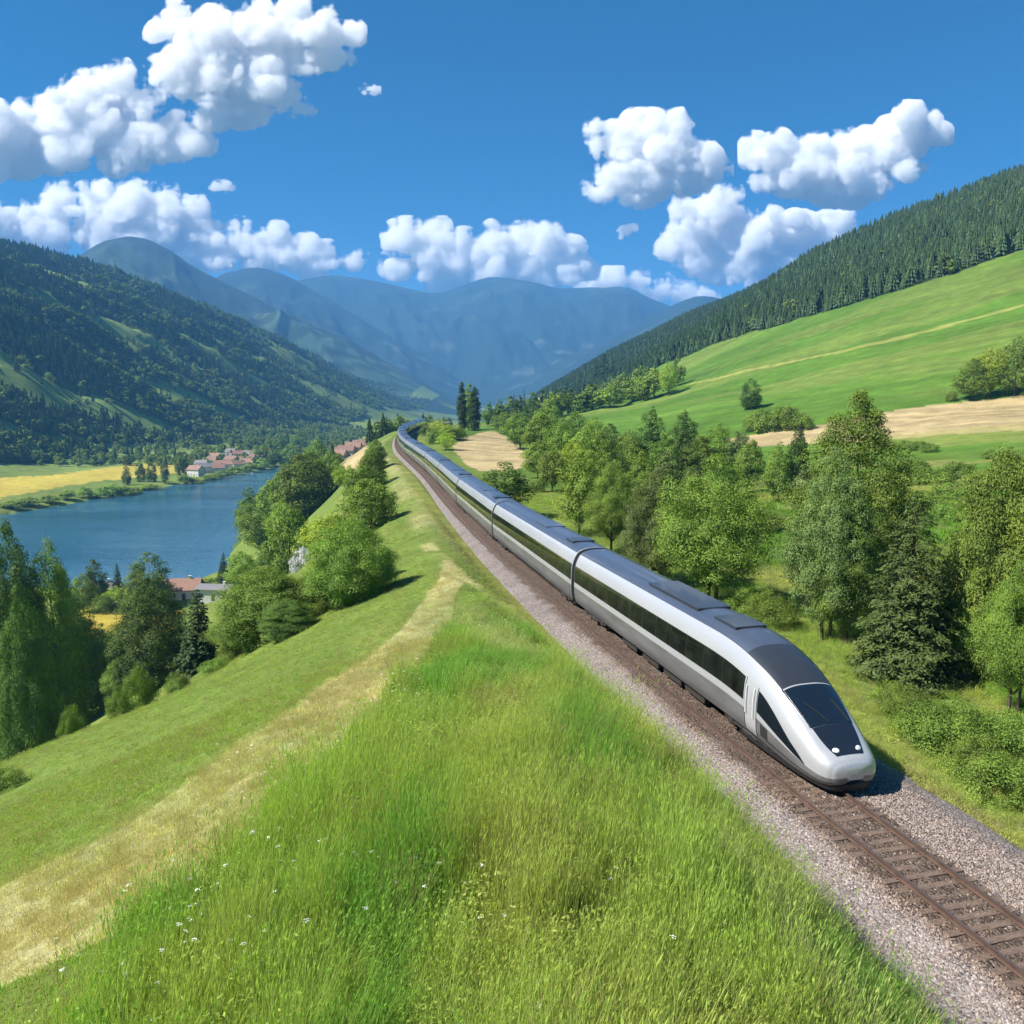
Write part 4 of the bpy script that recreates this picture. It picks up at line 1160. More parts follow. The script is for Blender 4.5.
for px, tp_, D, w in ((230, 640, 56, 26), (255, 655, 52, 22), (215, 668, 52, 24), (176, 672, 50, 22), (118, 690, 46, 24), (70, 705, 44, 20), (138, 668, 50, 26)):
    T('bush_near', px, tp_, 0, w, 'scrub bush along the lower rim of the grassy slope', 'scrub along the rim of the slope', D=D)
for k, px, tp_, bs, w in (('dark_mid',96,560,604,24),('spruce_mid',119,562,600,16),('dark_mid',151,553,607,38),('lime_mid',117,586,606,20),('ash_mid',140,570,612,30),('bush_mid',128,593,607,34),('bush_mid',100,596,612,20),('ash_mid',84,575,612,24),
    ('spruce_mid',225,550,590,16),('spruce_mid',235,552,588,12),('bush_mid',214,578,590,24),('spruce_mid',222,560,588,14)):
    T(k, px, tp_, bs, w, {'spruce': 'small dark spruce standing near the lake houses', 'bush': 'hedge bush beside the small golden field'}.get(k.split('_')[0], 'garden tree on the flat land by the lake houses'), 'garden trees around the lake houses')
# --- far shore
for px, tp_, bs, w in ((127,465,485,8),(141,461,482,9),(152,462,482,10),(165,461,483,8),(180,452,475,9),(186,457,475,7)):
    T('dark_mid', px, tp_, bs, w, 'dark pointed tree in the spaced row on the far shore meadow', 'row of dark trees on the far shore')
for px, tp_, bs, w in ((100,488,498,16),(113,484,496,20),(124,486,497,18),(135,487,496,14),(30,497,506,20),(12,500,508,18),(50,495,503,18),(68,490,500,16),(84,487,497,14),(185,474,485,14),(150,484,490,20),(195,478,486,16),(210,474,482,16),(222,470,479,16),(236,466,475,14),(250,462,473,14),(262,458,470,14)):
    T('ash_far', px, tp_, bs, w, 'low tree in the hedge line along the far shore', 'hedge trees along the far shore')
for px, tp_, bs, w in ((268,440,462,16),(279,436,460,16),(256,447,462,10),(212,458,466,6),(290,444,462,14),(274,448,466,14),(284,452,466,12),(245,452,464,10),(298,430,448,12)):
    T('oak_far', px, tp_, bs, w, 'rounded tree around the lakeside village', 'village trees at the head of the lake')
print('individual trees', len(TREES))
# ------------------------------------------------------------------ woods and grass that nobody could count
def scatter(name, pts, rot, scl, idx, tint, protos, extra=None, **props):
    """one object: points that carry copies of a few small meshes"""
    me = bpy.data.meshes.new(name); n = len(pts)
    me.vertices.add(n); me.vertices.foreach_set('co', np.asarray(pts, np.float32).ravel())
    def at(k, t, v, f): a = me.attributes.new(k, t, 'POINT'); a.data.foreach_set(f, np.asarray(v).ravel())
    at('rot', 'FLOAT_VECTOR', np.asarray(rot, np.float32), 'vector'); at('scl', 'FLOAT_VECTOR', np.asarray(scl, np.float32), 'vector')
    at('idx', 'INT', np.asarray(idx, np.int32), 'value'); at('itint', 'FLOAT', np.asarray(tint, np.float32), 'value')
    o = link(name, me, **props)
    g = bpy.data.node_groups.new(name, 'GeometryNodeTree')
    g.interface.new_socket('Geometry', in_out='INPUT', socket_type='NodeSocketGeometry')
    g.interface.new_socket('Geometry', in_out='OUTPUT', socket_type='NodeSocketGeometry')
    N = g.nodes; gi = N.new('NodeGroupInput'); go = N.new('NodeGroupOutput')
    inst = N.new('GeometryNodeInstanceOnPoints'); join = N.new('GeometryNodeGeometryToInstance')
    def named(k, t):
        x = N.new('GeometryNodeInputNamedAttribute'); x.data_type = t; x.inputs['Name'].default_value = k
        return [s for s in x.outputs if s.enabled and s.name == 'Attribute'][0]
    g.links.new(gi.outputs[0], inst.inputs['Points'])
    for p in protos[::-1]:
        po = bpy.data.objects.new('source_'+name, p)
        oi = N.new('GeometryNodeObjectInfo'); oi.inputs['Object'].default_value = po; oi.transform_space = 'ORIGINAL'
        g.links.new(oi.outputs['Geometry'], join.inputs[0])
    g.links.new(join.outputs[0], inst.inputs['Instance'])
    inst.inputs['Pick Instance'].default_value = True
    g.links.new(named('idx', 'INT'), inst.inputs['Instance Index'])
    er = N.new('FunctionNodeEulerToRotation'); g.links.new(named('rot', 'FLOAT_VECTOR'), er.inputs[0])
    g.links.new(er.outputs[0], inst.inputs['Rotation'])
    g.links.new(named('scl', 'FLOAT_VECTOR'), inst.inputs['Scale'])
    g.links.new(inst.outputs[0], go.inputs[0])
    md = o.modifiers.new('copies', 'NODES'); md.node_group = g
    return o
def project(X, Y, Z):
    dz = Z-CAM_Z; d = Y*CP-dz*SP
    return 512+F*X/d, 512-F*(Y*SP+dz*CP)/d

def forest_leaf(name, a, b, trans=.15):
    m = leaf_material(name, a, b, trans); t = NT(m)
    return m
M['far_needle'] = forest_leaf('far_spruce', (.028, .058, .021), (.092, .148, .048))
M['far_leaf'] = forest_leaf('far_broadleaf', (.085, .14, .026), (.21, .28, .055), .3)
def mini_spruce(seed, H=13, Rr=2.5):
    rs = np.random.default_rng(seed); V = []; Fc = []; T_ = []
    L = 7
    for l in range(L):
        t0 = .06+.9*l/L; zt = H*min(1, t0+.30); zb = H*t0; r = Rr*(1-t0)**.85*(1.05 if l else .95)
        n = 9; a0 = rs.random()*6; base = len(V)
        V.append((0, 0, zt)); T_.append(.3)
        for k in range(n*2):
            a = a0+math.pi*k/n; q = r*(1.1 if k % 2 == 0 else .62)*(.82+.36*rs.random())
            V.append((q*math.cos(a), q*math.sin(a), zb+(-.35 if k % 2 == 0 else .45)*(1-t0)+rs.normal()*.12)); T_.append(.9 if k % 2 == 0 else .15)
        for k in range(n*2): Fc.append((base, base+1+k, base+1+(k+1) % (n*2)))
    return make_mesh('mini_spruce', V, Fc, M['far_needle'], False, {'tint': np.array(T_)})
MS = [mini_spruce(i) for i in range(5)]
MD = [crown_mesh('mini_broadleaf', 40+i, 11, 4.0, 'broad', 26, 330, 1.7, M['far_leaf'], .3, .33)[0] for i in range(3)]

def forest_points(x0, x1, y0, y1, n, cond, seed):
    rs = np.random.default_rng(seed)
    X = x0+(x1-x0)*rs.random(n); Y = y0+(y1-y0)*rs.random(n); Z = height(X, Y)
    px, py = project(X, Y, Z)
    k = (px > -160) & (px < 1180) & (Y > 5)
    X, Y, Z = X[k], Y[k], Z[k]
    w = cond(X, Y, Z)
    k = rs.random(len(X)) < w
    X, Y, Z = X[k], Y[k], Z[k]
    # drop what the ground itself hides for good
    vis = np.zeros(len(X), bool); dist = np.hypot(X, Y)
    tops = Z+16
    t = np.linspace(.02, .985, 70)
    for i in range(0, len(X), 4000):
        s = slice(i, i+4000)
        xs = X[s, None]*t; ys = Y[s, None]*t; zs = CAM_Z+(tops[s, None]-CAM_Z)*t
        vis[s] = (height(xs, ys) < zs+4).all(1)
    return X[vis], Y[vis], Z[vis], rs
def wood(name, X, Y, Z, rs, conifer_share, hs, **props):
    n = len(X); con = rs.random(n) < conifer_share(X, Y, Z)
    idx = np.where(con, rs.integers(0, 5, n), 5+rs.integers(0, 3, n))
    s = hs*(.65+.6*rs.random(n)); wv = s*np.where(con, .95+.3*rs.random(n), .8+.5*rs.random(n)); s = np.where(con, s, s*.85)
    rot = np.stack([np.zeros(n), np.zeros(n), rs.random(n)*6.28], 1)
    return scatter(name, np.stack([X, Y, Z-.3], 1), rot, np.stack([wv, wv, s], 1), idx, rs.random(n), MS+MD, kind='stuff', **props)
# valley side beyond the lake
def c1(X, Y, Z):
    cl = clearing(X, Y); m = (Z > -41)
    return m*np.clip((1-cl)*1.0, .035, 1)*np.where(Y < 1000, 1.0, .85)
X, Y, Z, rs = forest_points(-1750, -330, 380, 3300, 190000, c1, 5)
wood('valley_side_forest', X, Y, Z, rs, lambda X, Y, Z: np.clip(.97-.65*smooth(.42, .62, fbm(X/120, Y/120, 3, 90)+clearing(X, Y)*.3)-.3*smooth(40, -40, Z), .1, 1), 1.0, label='dense conifer forest covering the valley side beyond the lake', category='forest')
print('left forest', len(X))
# hill on the east
X, Y, Z, rs = forest_points(10, 1300, 330, 2300, 100000, lambda X, Y, Z: right_forest(X, Y)*1.0, 6)
wood('hilltop_forest', X, Y, Z, rs, lambda X, Y, Z: np.full(X.shape, .97), 1.0, label='dark spruce forest above the green meadow on the hill', category='forest')
print('right forest', len(X))
# wooded slope between the line and the valley floor, further on
def c3(X, Y, Z):
    u = X-track_x(Y)
    a = (u < -16)&(Z > LAKE_Z+1)&(seg_dist(X, Y, LAKE) > 3)&~inpoly(X, Y, PB['terrace'])
    return a*smooth(.36, .52, fbm(X/22, Y/22, 3, 92))
X, Y, Z, rs = forest_points(-420, -30, 330, 1500, 5200, c3, 7)
k = ~((X < -230) & (Y < 700))
X, Y, Z = X[k], Y[k], Z[k]
wood('valley_woods', X, Y, Z, rs, lambda X, Y, Z: np.full(X.shape, .15), .85, label='mixed woodland on the slope between the railway bend and the valley floor', category='woodland')
print('valley woods', len(X))
# beyond the wood: low trees at the foot of the east hill
def c4(X, Y, Z):
    return (X-track_x(Y) > 22)*smooth(.50, .58, fbm(X/30, Y/30, 3, 93))*(~right_forest(X, Y))*(Z < 22)
X, Y, Z, rs = forest_points(0, 150, 420, 1300, 1500, c4, 8)
wood('meadow_edge_woods', X, Y, Z, rs, lambda X, Y, Z: np.full(X.shape, .35), .8, label='belt of mixed trees where the far meadow runs out towards the valley', category='woodland')
print('edge', len(X))
# ------------------------------------------------------------------ grass
def grass_material(name, k=1.0, straw=False):
    m = bpy.data.materials.new(name); m.use_nodes = True; t = NT(m); t.t.nodes.remove(t.b)
    ic = t.n('ShaderNodeAttribute', attribute_name='icol', attribute_type='INSTANCER')
    at = t.n('ShaderNodeAttribute', attribute_name='tint')
    oi = t.n('ShaderNodeObjectInfo')
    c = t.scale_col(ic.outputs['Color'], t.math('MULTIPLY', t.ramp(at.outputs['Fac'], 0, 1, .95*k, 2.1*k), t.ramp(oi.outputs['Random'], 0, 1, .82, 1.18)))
    if straw: c = t.mix(t.ramp(at.outputs['Fac'], .1, .8, .35, .9), c, (.46, .40, .20))
    d = t.n('ShaderNodeBsdfDiffuse'); t.l(c, d.inputs[0])
    tr = t.n('ShaderNodeBsdfTranslucent'); t.l(t.mix(1.0, c, (1.15, 1.2, .6), 'MULTIPLY'), tr.inputs[0])
    m1 = t.n('ShaderNodeMixShader'); m1.inputs[0].default_value = .45; t.l(d.outputs[0], m1.inputs[1]); t.l(tr.outputs[0], m1.inputs[2])
    t.l(m1.outputs[0], t.t.nodes['Material Output'].inputs['Surface'])
    return m
M['blade'] = grass_material('grass_blades', 1.25); M['straw'] = grass_material('dry_grass_blades', .85, True)
M['petal'] = mat('white_petals', (.78, .78, .70), .7)
def tuft(seed, n, h, rad, w, lean, m, heads=0.0):
    rs = np.random.default_rng(seed); V = []; Fc = []; T_ = []
    wind = np.array([.12, .03])
    for b in range(n):
        a = rs.random()*6.28; q = rad*math.sqrt(rs.random()); x0, y0 = q*math.cos(a), q*math.sin(a)
        hh = h*(.45+.75*rs.random()); ln = lean*hh*(.3+rs.random()); aa = a+rs.normal()*1.0
        dx, dy = ln*math.cos(aa)+wind[0]*hh*.6, ln*math.sin(aa)+wind[1]*hh
        fa = rs.random()*3.14; fx, fy = math.cos(fa)*w/2, math.sin(fa)*w/2
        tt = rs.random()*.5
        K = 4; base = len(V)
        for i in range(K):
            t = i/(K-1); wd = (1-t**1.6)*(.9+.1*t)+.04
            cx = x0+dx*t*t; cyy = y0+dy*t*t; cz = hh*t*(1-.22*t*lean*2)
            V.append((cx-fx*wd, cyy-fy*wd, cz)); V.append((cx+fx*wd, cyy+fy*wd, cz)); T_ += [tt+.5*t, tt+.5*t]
        for i in range(K-1):
            j = base+2*i; Fc.append((j, j+1, j+3, j+2))
        if rs.random() < heads:                          # a seed head at the tip
            base = len(V); top = np.array([x0+dx, y0+dy, hh*(1-.22*lean*2)])
            for s_, (aw, z0, z1) in enumerate(((w*1.1, -.02, .05), (w*1.1, -.02, .05))):
                ex, ey = (aw, 0) if s_ == 0 else (0, aw)
                V += [tuple(top+[0, 0, z0]), tuple(top+[ex, ey, (z0+z1)/2]), tuple(top+[.02, 0, z1]), tuple(top+[-ex, -ey, (z0+z1)/2])]; T_ += [1, 1, 1, 1]
                Fc.append((base, base+1, base+2, base+3)); base += 4
    return make_mesh('tuft', V, Fc, m, False, {'tint': np.array(T_)})
def herb(seed, n, h, rad, m):
    rs = np.random.default_rng(seed); c = rs.normal(size=(n, 3))*[rad*.5, rad*.5, h*.3]+[0, 0, h*.5]; c[:, 2] = np.abs(c[:, 2])
    nr = rs.normal(size=(n, 3))*.5+[0, 0, 1]
    V, Fc = quads(c, nr, .05*(.6+rs.random(n)), rs, .8)
    return make_mesh('herb', V, Fc, m, False, {'tint': np.repeat(rs.random(n), 4)})
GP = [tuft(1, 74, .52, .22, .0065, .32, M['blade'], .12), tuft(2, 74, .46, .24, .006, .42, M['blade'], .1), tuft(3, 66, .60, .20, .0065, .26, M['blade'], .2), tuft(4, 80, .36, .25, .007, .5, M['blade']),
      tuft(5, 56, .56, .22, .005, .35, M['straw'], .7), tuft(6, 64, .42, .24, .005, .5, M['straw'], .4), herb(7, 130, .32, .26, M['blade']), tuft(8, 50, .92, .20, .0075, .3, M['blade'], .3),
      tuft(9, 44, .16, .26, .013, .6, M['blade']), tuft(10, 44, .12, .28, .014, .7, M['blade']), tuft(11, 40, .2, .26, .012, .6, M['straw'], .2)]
def lawn(x0, x1, y0, y1, n, seed):
    rs = np.random.default_rng(seed); X = x0+(x1-x0)*rs.random(n); Y = y0+(y1-y0)*rs.random(n); return X, Y, rs
AX, AY, SZ, TALL = [], [], [], []
def add_zone(x0, x1, y0, y1, per_m2, r0, r1, seed, big=1.0):
    n = int((x1-x0)*(y1-y0)*per_m2); X, Y, rs = lawn(x0, x1, y0, y1, n, seed)
    r = np.hypot(X, Y); u = X-track_x(Y); px = np.where(Y > 1, X/np.maximum(Y, 1), 9)
    k = (r >= r0) & (r < r1) & (np.abs(px) < .80) & ((u < -3.35*np.interp(Y, [30, 70, 120], [1, .85, .75])) | (u > 4.0))
    X, Y = X[k], Y[k]
    AX.append(X); AY.append(Y); SZ.append(np.full(len(X), big))
add_zone(-12, 14, 3.5, 15.2, 46, 0, 15, 1, .95)
add_zone(-25, 26, 8, 30.2, 24, 15, 30, 2, 1.15)
add_zone(-45, 48, 20, 60, 8, 30, 60, 3, 1.3)
add_zone(-80, 95, 40, 130, 2.0, 60, 130, 4, 1.8)
X = np.concatenate(AX); Y = np.concatenate(AY); big = np.concatenate(SZ); rs = np.random.default_rng(77)
u = X-track_x(Y); r = np.hypot(X, Y)
Z = height(X, Y)
dryz = inpoly(X, Y, PB['dry'])
shoulder = PB['dry'][:, 0].min()
# the uncut sward: between the dry belt and the ballast, close to the viewer
dv = PB['dry']; order = [i for i in range(len(dv))]
near_edge = np.array([ground_at(px, py)[:2] for px, py in ((120, 930), (200, 880), (280, 805), (345, 742), (405, 680), (452, 618))])
ne = near_edge[near_edge[:, 1].argsort()]
xe = np.interp(Y, ne[:, 1], ne[:, 0])
tall = (X > xe+.35+2.2*(fbm(X/1.7, Y/3.5, 3, 120)-.5)) & (u < -4.7+.5*(fbm(X, Y, 2, 97)-.5)) & (Y < 44)
ht = np.where(tall, 1.0, .0)
n = len(X); pick = rs.random(n)
patch_ = fbm(X/2.4, Y/2.4, 3, 95)
idx = np.select([tall & (pick < .22), tall & (pick < .40), tall & (pick < .58), tall & (pick < .66), tall & (pick < .66+.10*(patch_ > .5)), tall & (pick < .72+.10*(patch_ > .55)), tall & (pick < .87), tall],
                [0, 1, 2, 3, 4, 5, 6, 7], 8)
idx = np.where(~tall, np.select([pick < .4, pick < .75], [8, 9], 10), idx)
idx = np.where(~tall & dryz & (pick > .5), 5, idx)
scl_short = (~tall) & (u < 0)
idx = np.where((u > 6.5) & (pick > .45), rs.integers(0, 7, n), idx)
scl = big*(.7+.6*rs.random(n))*np.where(scl_short, .62, 1.0)
zs = np.where(r < 30, scl, scl*.72)*np.where(tall, np.interp(r, [12, 24, 40], [1, .66, .28])*(.62+1.15*smooth(.3, .72, fbm((X+Y*.3)/1.6, (Y-X*.2)/3.2, 3, 98))), 1.0)
tilt = np.stack([rs.normal(size=n)*.12, rs.normal(size=n)*.12, rs.random(n)*6.28], 1)
tilt[:, 2] = rs.normal(size=n)*.9
col = land(X, Y, Z)
# patches of lusher and of yellower growth
pf = (.55*fbm(X/1.4, Y/5.5, 3, 96)+.45*fbm(X/6, Y/6, 3, 99))[:, None]; pf = np.clip((pf-.5)*1.7+.5, 0, 1); tl = tall[:, None]
strk = smooth(.58, .68, fbm((X-track_x(Y))/1.3, Y/9, 3, 101))*(u > -11); col = np.where((tall & dryz)[:, None], GRASS*1.2, col); col = col*(1-.75*strk[:, None]*tall[:, None])+DRY*.85*.75*strk[:, None]*tall[:, None]; col = np.where(tall[:, None], col*np.array([1.0, 1.1, 1.35]), col*np.array([1.30, 1.26, 1.3]))
col = np.where(tl, col*(.75+.5*pf)*np.where(pf < .45, np.array([.85, .98, .8]), np.array([1.18, 1.02, 1.0])), col)
col = np.where(tall[:, None], np.minimum(col, np.array([.20, .225, .085])), np.minimum(col, np.array([.42, .38, .2])))
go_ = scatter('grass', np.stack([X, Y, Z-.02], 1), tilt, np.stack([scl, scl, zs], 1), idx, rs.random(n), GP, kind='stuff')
a = go_.data.attributes.new('icol', 'FLOAT_VECTOR', 'POINT'); a.data.foreach_set('vector', col.astype(np.float32).ravel())
print('tufts', n)
# small white flowers in the uncut sward
def umbel(seed):
    rs = np.random.default_rng(seed); mb = MB(); mb.tube([(0, 0, 0), (.02, .01, .3), (.03, .02, .58)], .004, 4, False)
    nst = len(mb.F); 
    for k in range(16):
        a = rs.random()*6.28; q = .045*math.sqrt(rs.random()); x, y = .03+q*math.cos(a), .02+q*math.sin(a); z = .60-q*.3
        mb.add([(x-.009, y, z), (x, y-.009, z), (x+.009, y, z+.004), (x, y+.009, z)], [(0, 1, 2, 3)])
    me = make_mesh('umbel', mb.V, mb.F, None, False); me.materials.append(M['leaf_ash']); me.materials.append(M['petal'])
    me.polygons.foreach_set('material_index', np.array([0]*nst+[1]*(len(mb.F)-nst), np.int32)); return me
fx = []; rs = np.random.default_rng(9)
for px, py, s, c_ in ((300, 800, 60, 50), (400, 690, 35, 22), (330, 860, 70, 46), (215, 950, 60, 30), (420, 900, 120, 20), (620, 930, 120, 12), (560, 800, 80, 10), (120, 1000, 60, 14)):
    for k in range(c_):
        g = ground_at(px+rs.normal()*s*.6, py+rs.normal()*s*.5)
        if g and track_x(g[1])-g[0] > 4: fx.append(g)
fx = np.array(fx); n = len(fx); s = .7+.6*rs.random(n)
scatter('white_wildflowers', fx, np.stack([rs.normal(size=n)*.12, rs.normal(size=n)*.12, rs.random(n)*6], 1), np.stack([s*.62, s*.62, s*.85], 1), rs.integers(0, 3, n), rs.random(n), [umbel(i) for i in range(3)], kind='stuff')
# loose stones on the ballast near the viewer
def stone(seed):
    import bmesh
    bm = bmesh.new(); bmesh.ops.create_icosphere(bm, subdivisions=1, radius=.03); r_ = random.Random(seed)
    for v in bm.verts: v.co = Vector((v.co.x*1.25, v.co.y, v.co.z*.75))*r_.uniform(.72, 1.2)
    me = bpy.data.meshes.new('stone'); bm.to_mesh(me); bm.free(); me.materials.append(M['stone']); return me
sm_ = mat('loose_stone', rough=.9); t = NT(sm_); oi = t.n('ShaderNodeObjectInfo'); it = t.n('ShaderNodeAttribute', attribute_name='itint', attribute_type='INSTANCER')
c = t.mix(oi.outputs['Random'], (.19, .155, .14), (.50, .44, .41)); t.l(t.mix(it.outputs['Fac'], t.mix(t.ramp(t.math('FRACT', t.math('MULTIPLY', oi.outputs['Random'], 9.1)), .7, .75, 0, .55), c, (.26, .16, .12)), t.mix(oi.outputs['Random'], (.13, .09, .065), (.34, .25, .19))), t.b.inputs['Base Color'])
M['stone'] = sm_
rs = np.random.default_rng(21); n = 90000
Y = 12+34*rs.random(n)**1.3; U = -3.0+7.3*rs.random(n)
k = (rs.random(n) < np.interp(Y, [14, 45], [1, .45])) & ((np.abs(U) > 1.3) | (rs.random(n) < np.where(Y < 24.5, .05, .4)))
Y, U = Y[k], U[k]; n = len(Y)
X = track_x(Y)+U*np.where(U < 0, np.interp(Y, [30, 70], [1, .82]), 1)
Z = np.interp(U, _bu, _bz)+(fbm(X*3.2, Y*3.2, 3, 80)-.5)*.07+(fbm(X*.8, Y*.8, 2, 81)-.5)*.10*smooth(1.3, 2.2, np.abs(U-.2))
s = .6+.9*rs.random(n)
scatter('ballast_gravel', np.stack([X, Y, Z+.004], 1), rs.random((n, 3))*6.28, np.stack([s, s, s], 1), rs.integers(0, 5, n), np.clip(np.where(U < 0, smooth(2.0, 1.2, -U), .42), 0, 1), [stone(i) for i in range(5)], kind='stuff')

# ------------------------------------------------------------------ houses
M['render_wall'] = dirty('lime_render', (.55, .52, .46), (.72, .70, .64), .85, 1.5)
M['tile'] = dirty('clay_roof_tiles', (.19, .105, .075), (.34, .20, .145), .8, 2.5)
M['tile_brown'] = dirty('brown_roof_tiles', (.15, .085, .06), (.28, .17, .13), .8, 2.5)
M['slate'] = dirty('grey_slate', (.13, .13, .14), (.24, .23, .23), .7, 2.5)
M['pane'] = mat('house_glass', (.04, .05, .06), .1)
M['shutter'] = mat('blue_boards', (.20, .38, .55), .5)
def house(px=None, py=None, L=10, Wd=7, h=4.5, rh=2.4, rot=0.0, roof='tile', label='', group=None, at=None, name='house', wall='render_wall', storeys=1):
    g = ground_at(px, py) if at is None else (at[0], at[1], h1(*at))
    if g is None: print('no house', px, py); return
    x, y, z = g
    zs = min(h1(x+dx*L/2, y+dy*Wd/2) for dx in (-1, 1) for dy in (-1, 1))
    o = empty(name, (x, y, z-.05), rot, label=label, category='house', group=group)
    b = MB(); b.box(-L/2, L/2, -Wd/2, Wd/2, min(zs-z-.3, -.3), h)
    b.add([(-L/2, -Wd/2, h), (-L/2, Wd/2, h), (-L/2, 0, h+rh), (L/2, -Wd/2, h), (L/2, Wd/2, h), (L/2, 0, h+rh)], [(0, 2, 1), (3, 4, 5)])
    link('wall', b.mesh('wall', M[wall]), o)
    e = .55; rf = MB(); k = rh/(Wd/2)
    P = [(-Wd/2-e, h-e*k+.03), (0, h+rh+.03), (Wd/2+e, h-e*k+.03), (Wd/2+e, h-e*k+.25), (0, h+rh+.27), (-Wd/2-e, h-e*k+.25)]
    V = [(s*(L/2+e), yy, zz) for s in (-1, 1) for yy, zz in P]
    rf.add(V, [(0, 1, 4, 5), (1, 2, 3, 4), (6, 11, 10, 7), (7, 10, 9, 8), (0, 6, 7, 1), (1, 7, 8, 2), (2, 8, 9, 3), (3, 9, 10, 4), (4, 10, 11, 5), (5, 11, 6, 0)])
    r = link('roof', rf.mesh('roof', M[roof]), o)
    c = MB(); c.box(L*.2, L*.2+.7, -.35, .35, h+rh*.4, h+rh+.9); c.box(L*.2-.08, L*.2+.78, -.43, .43, h+rh+.9, h+rh+1.02)
    link('chimney', c.mesh('chimney', M['render_wall']), r)
    nw = max(2, int(L/2.6))
    for st in range(storeys):
        z0 = .9+st*2.7
        for sy in (-1, 1):
            for i in range(nw):
                wx = -L/2+L*(i+.5)/nw
                if st == 0 and i == nw//2:
                    d = MB(); d.box(wx-.5, wx+.5, sy*Wd/2-.04, sy*Wd/2+.04, 0.02, 2.1); link('door', d.mesh('door', M['bark']), o); continue
                w = MB(); w.box(wx-.5, wx+.5, sy*Wd/2-.05, sy*Wd/2+.05, z0, z0+1.3)
                f = link('window', w.mesh('window', M['white']), o)
                p = MB(); p.box(wx-.42, wx+.42, sy*Wd/2-.065, sy*Wd/2+.065, z0+.08, z0+1.22); link('pane', p.mesh('pane', M['pane']), f)
        for sx in (-1, 1):
            w = MB(); w.box(sx*L/2-.05, sx*L/2+.05, -.5, .5, z0, z0+1.3); f = link('window', w.mesh('window', M['white']), o)
            p = MB(); p.box(sx*L/2-.065, sx*L/2+.065, -.42, .42, z0+.08, z0+1.22); link('pane', p.mesh('pane', M['pane']), f)
    return o
house(None, None, 11, 8, 3.2, 2.6, .15, 'tile', 'orange roofed lake house half hidden by the tall dark trees', at=(-103, 244))
house(None, None, 10, 6, 3.4, .9, -.1, 'slate', 'long white lake house with a low grey roof and blue boards', at=(-89, 236))
house(104, 598, 7, 6, 3.2, 1.8, .4, 'slate', 'small pale house at the corner of the golden field', name='house')
V_ = 'houses of the lakeside village'
vl = [(196,476,12,7,'tile'),(202,470,10,7,'slate'),(228,470,13,8,'tile'),(239,470,10,7,'tile_brown'),(249,468,11,7,'tile'),(262,461,10,7,'tile'),(266,456,9,7,'tile_brown'),(216,462,10,7,'tile'),(231,457,9,7,'slate'),(222,470,13,8,'tile'),(232,465,12,8,'tile_brown'),(243,466,12,8,'tile'),(226,462,11,8,'slate'),(236,459,12,8,'tile'),(251,463,9,7,'tile_brown'),(257,459,9,7,'tile'),(205,473,14,6,'slate'),(213,466,10,7,'tile_brown'),(246,459,10,7,'slate'),(219,474,9,6,'tile')]
for i, (px, py, L, w, rf) in enumerate(vl):
    house(px, py, L, w, 5.6, 3.0, (i*1.3) % 1.0-.4, rf, {'tile': 'red roofed house in the huddle of the lakeside village', 'slate': 'grey roofed house in the huddle of the lakeside village', 'tile_brown': 'brown roofed house in the huddle of the lakeside village'}[rf], V_, storeys=1)
U_ = 'houses of the village above the lake'
for i, (px, py, L, w, rf) in enumerate([(330,438,16,9,'tile'),(338,435,14,9,'tile'),(346,433,15,9,'tile_brown'),(353,432,14,9,'tile'),(342,438,13,9,'tile_brown'),(359,431,12,9,'tile'),(334,433,13,9,'tile_brown'),(325,435,13,9,'tile')]):
    g = ground_at(px, py); D = 470+i*6
    d = ray(px, py); y = D; x = d[0]/d[1]*y
    house(at=(x, y), L=L*.62, Wd=w*.8, h=4.4, rh=2.6, rot=(i*.9) % .8-.3, roof=rf, label='red roofed house in the village above the head of the lake' if rf == 'tile' else 'brown roofed house in the village above the head of the lake', group=U_)
house(543, 403, 13, 9, 6.0, 2.6, .5, 'slate', 'white farmhouse among trees at the far end of the meadow', storeys=2)
house(535, 406, 8, 6, 3.2, 1.8, .2, 'slate', 'small pale outbuilding beside the white farmhouse')
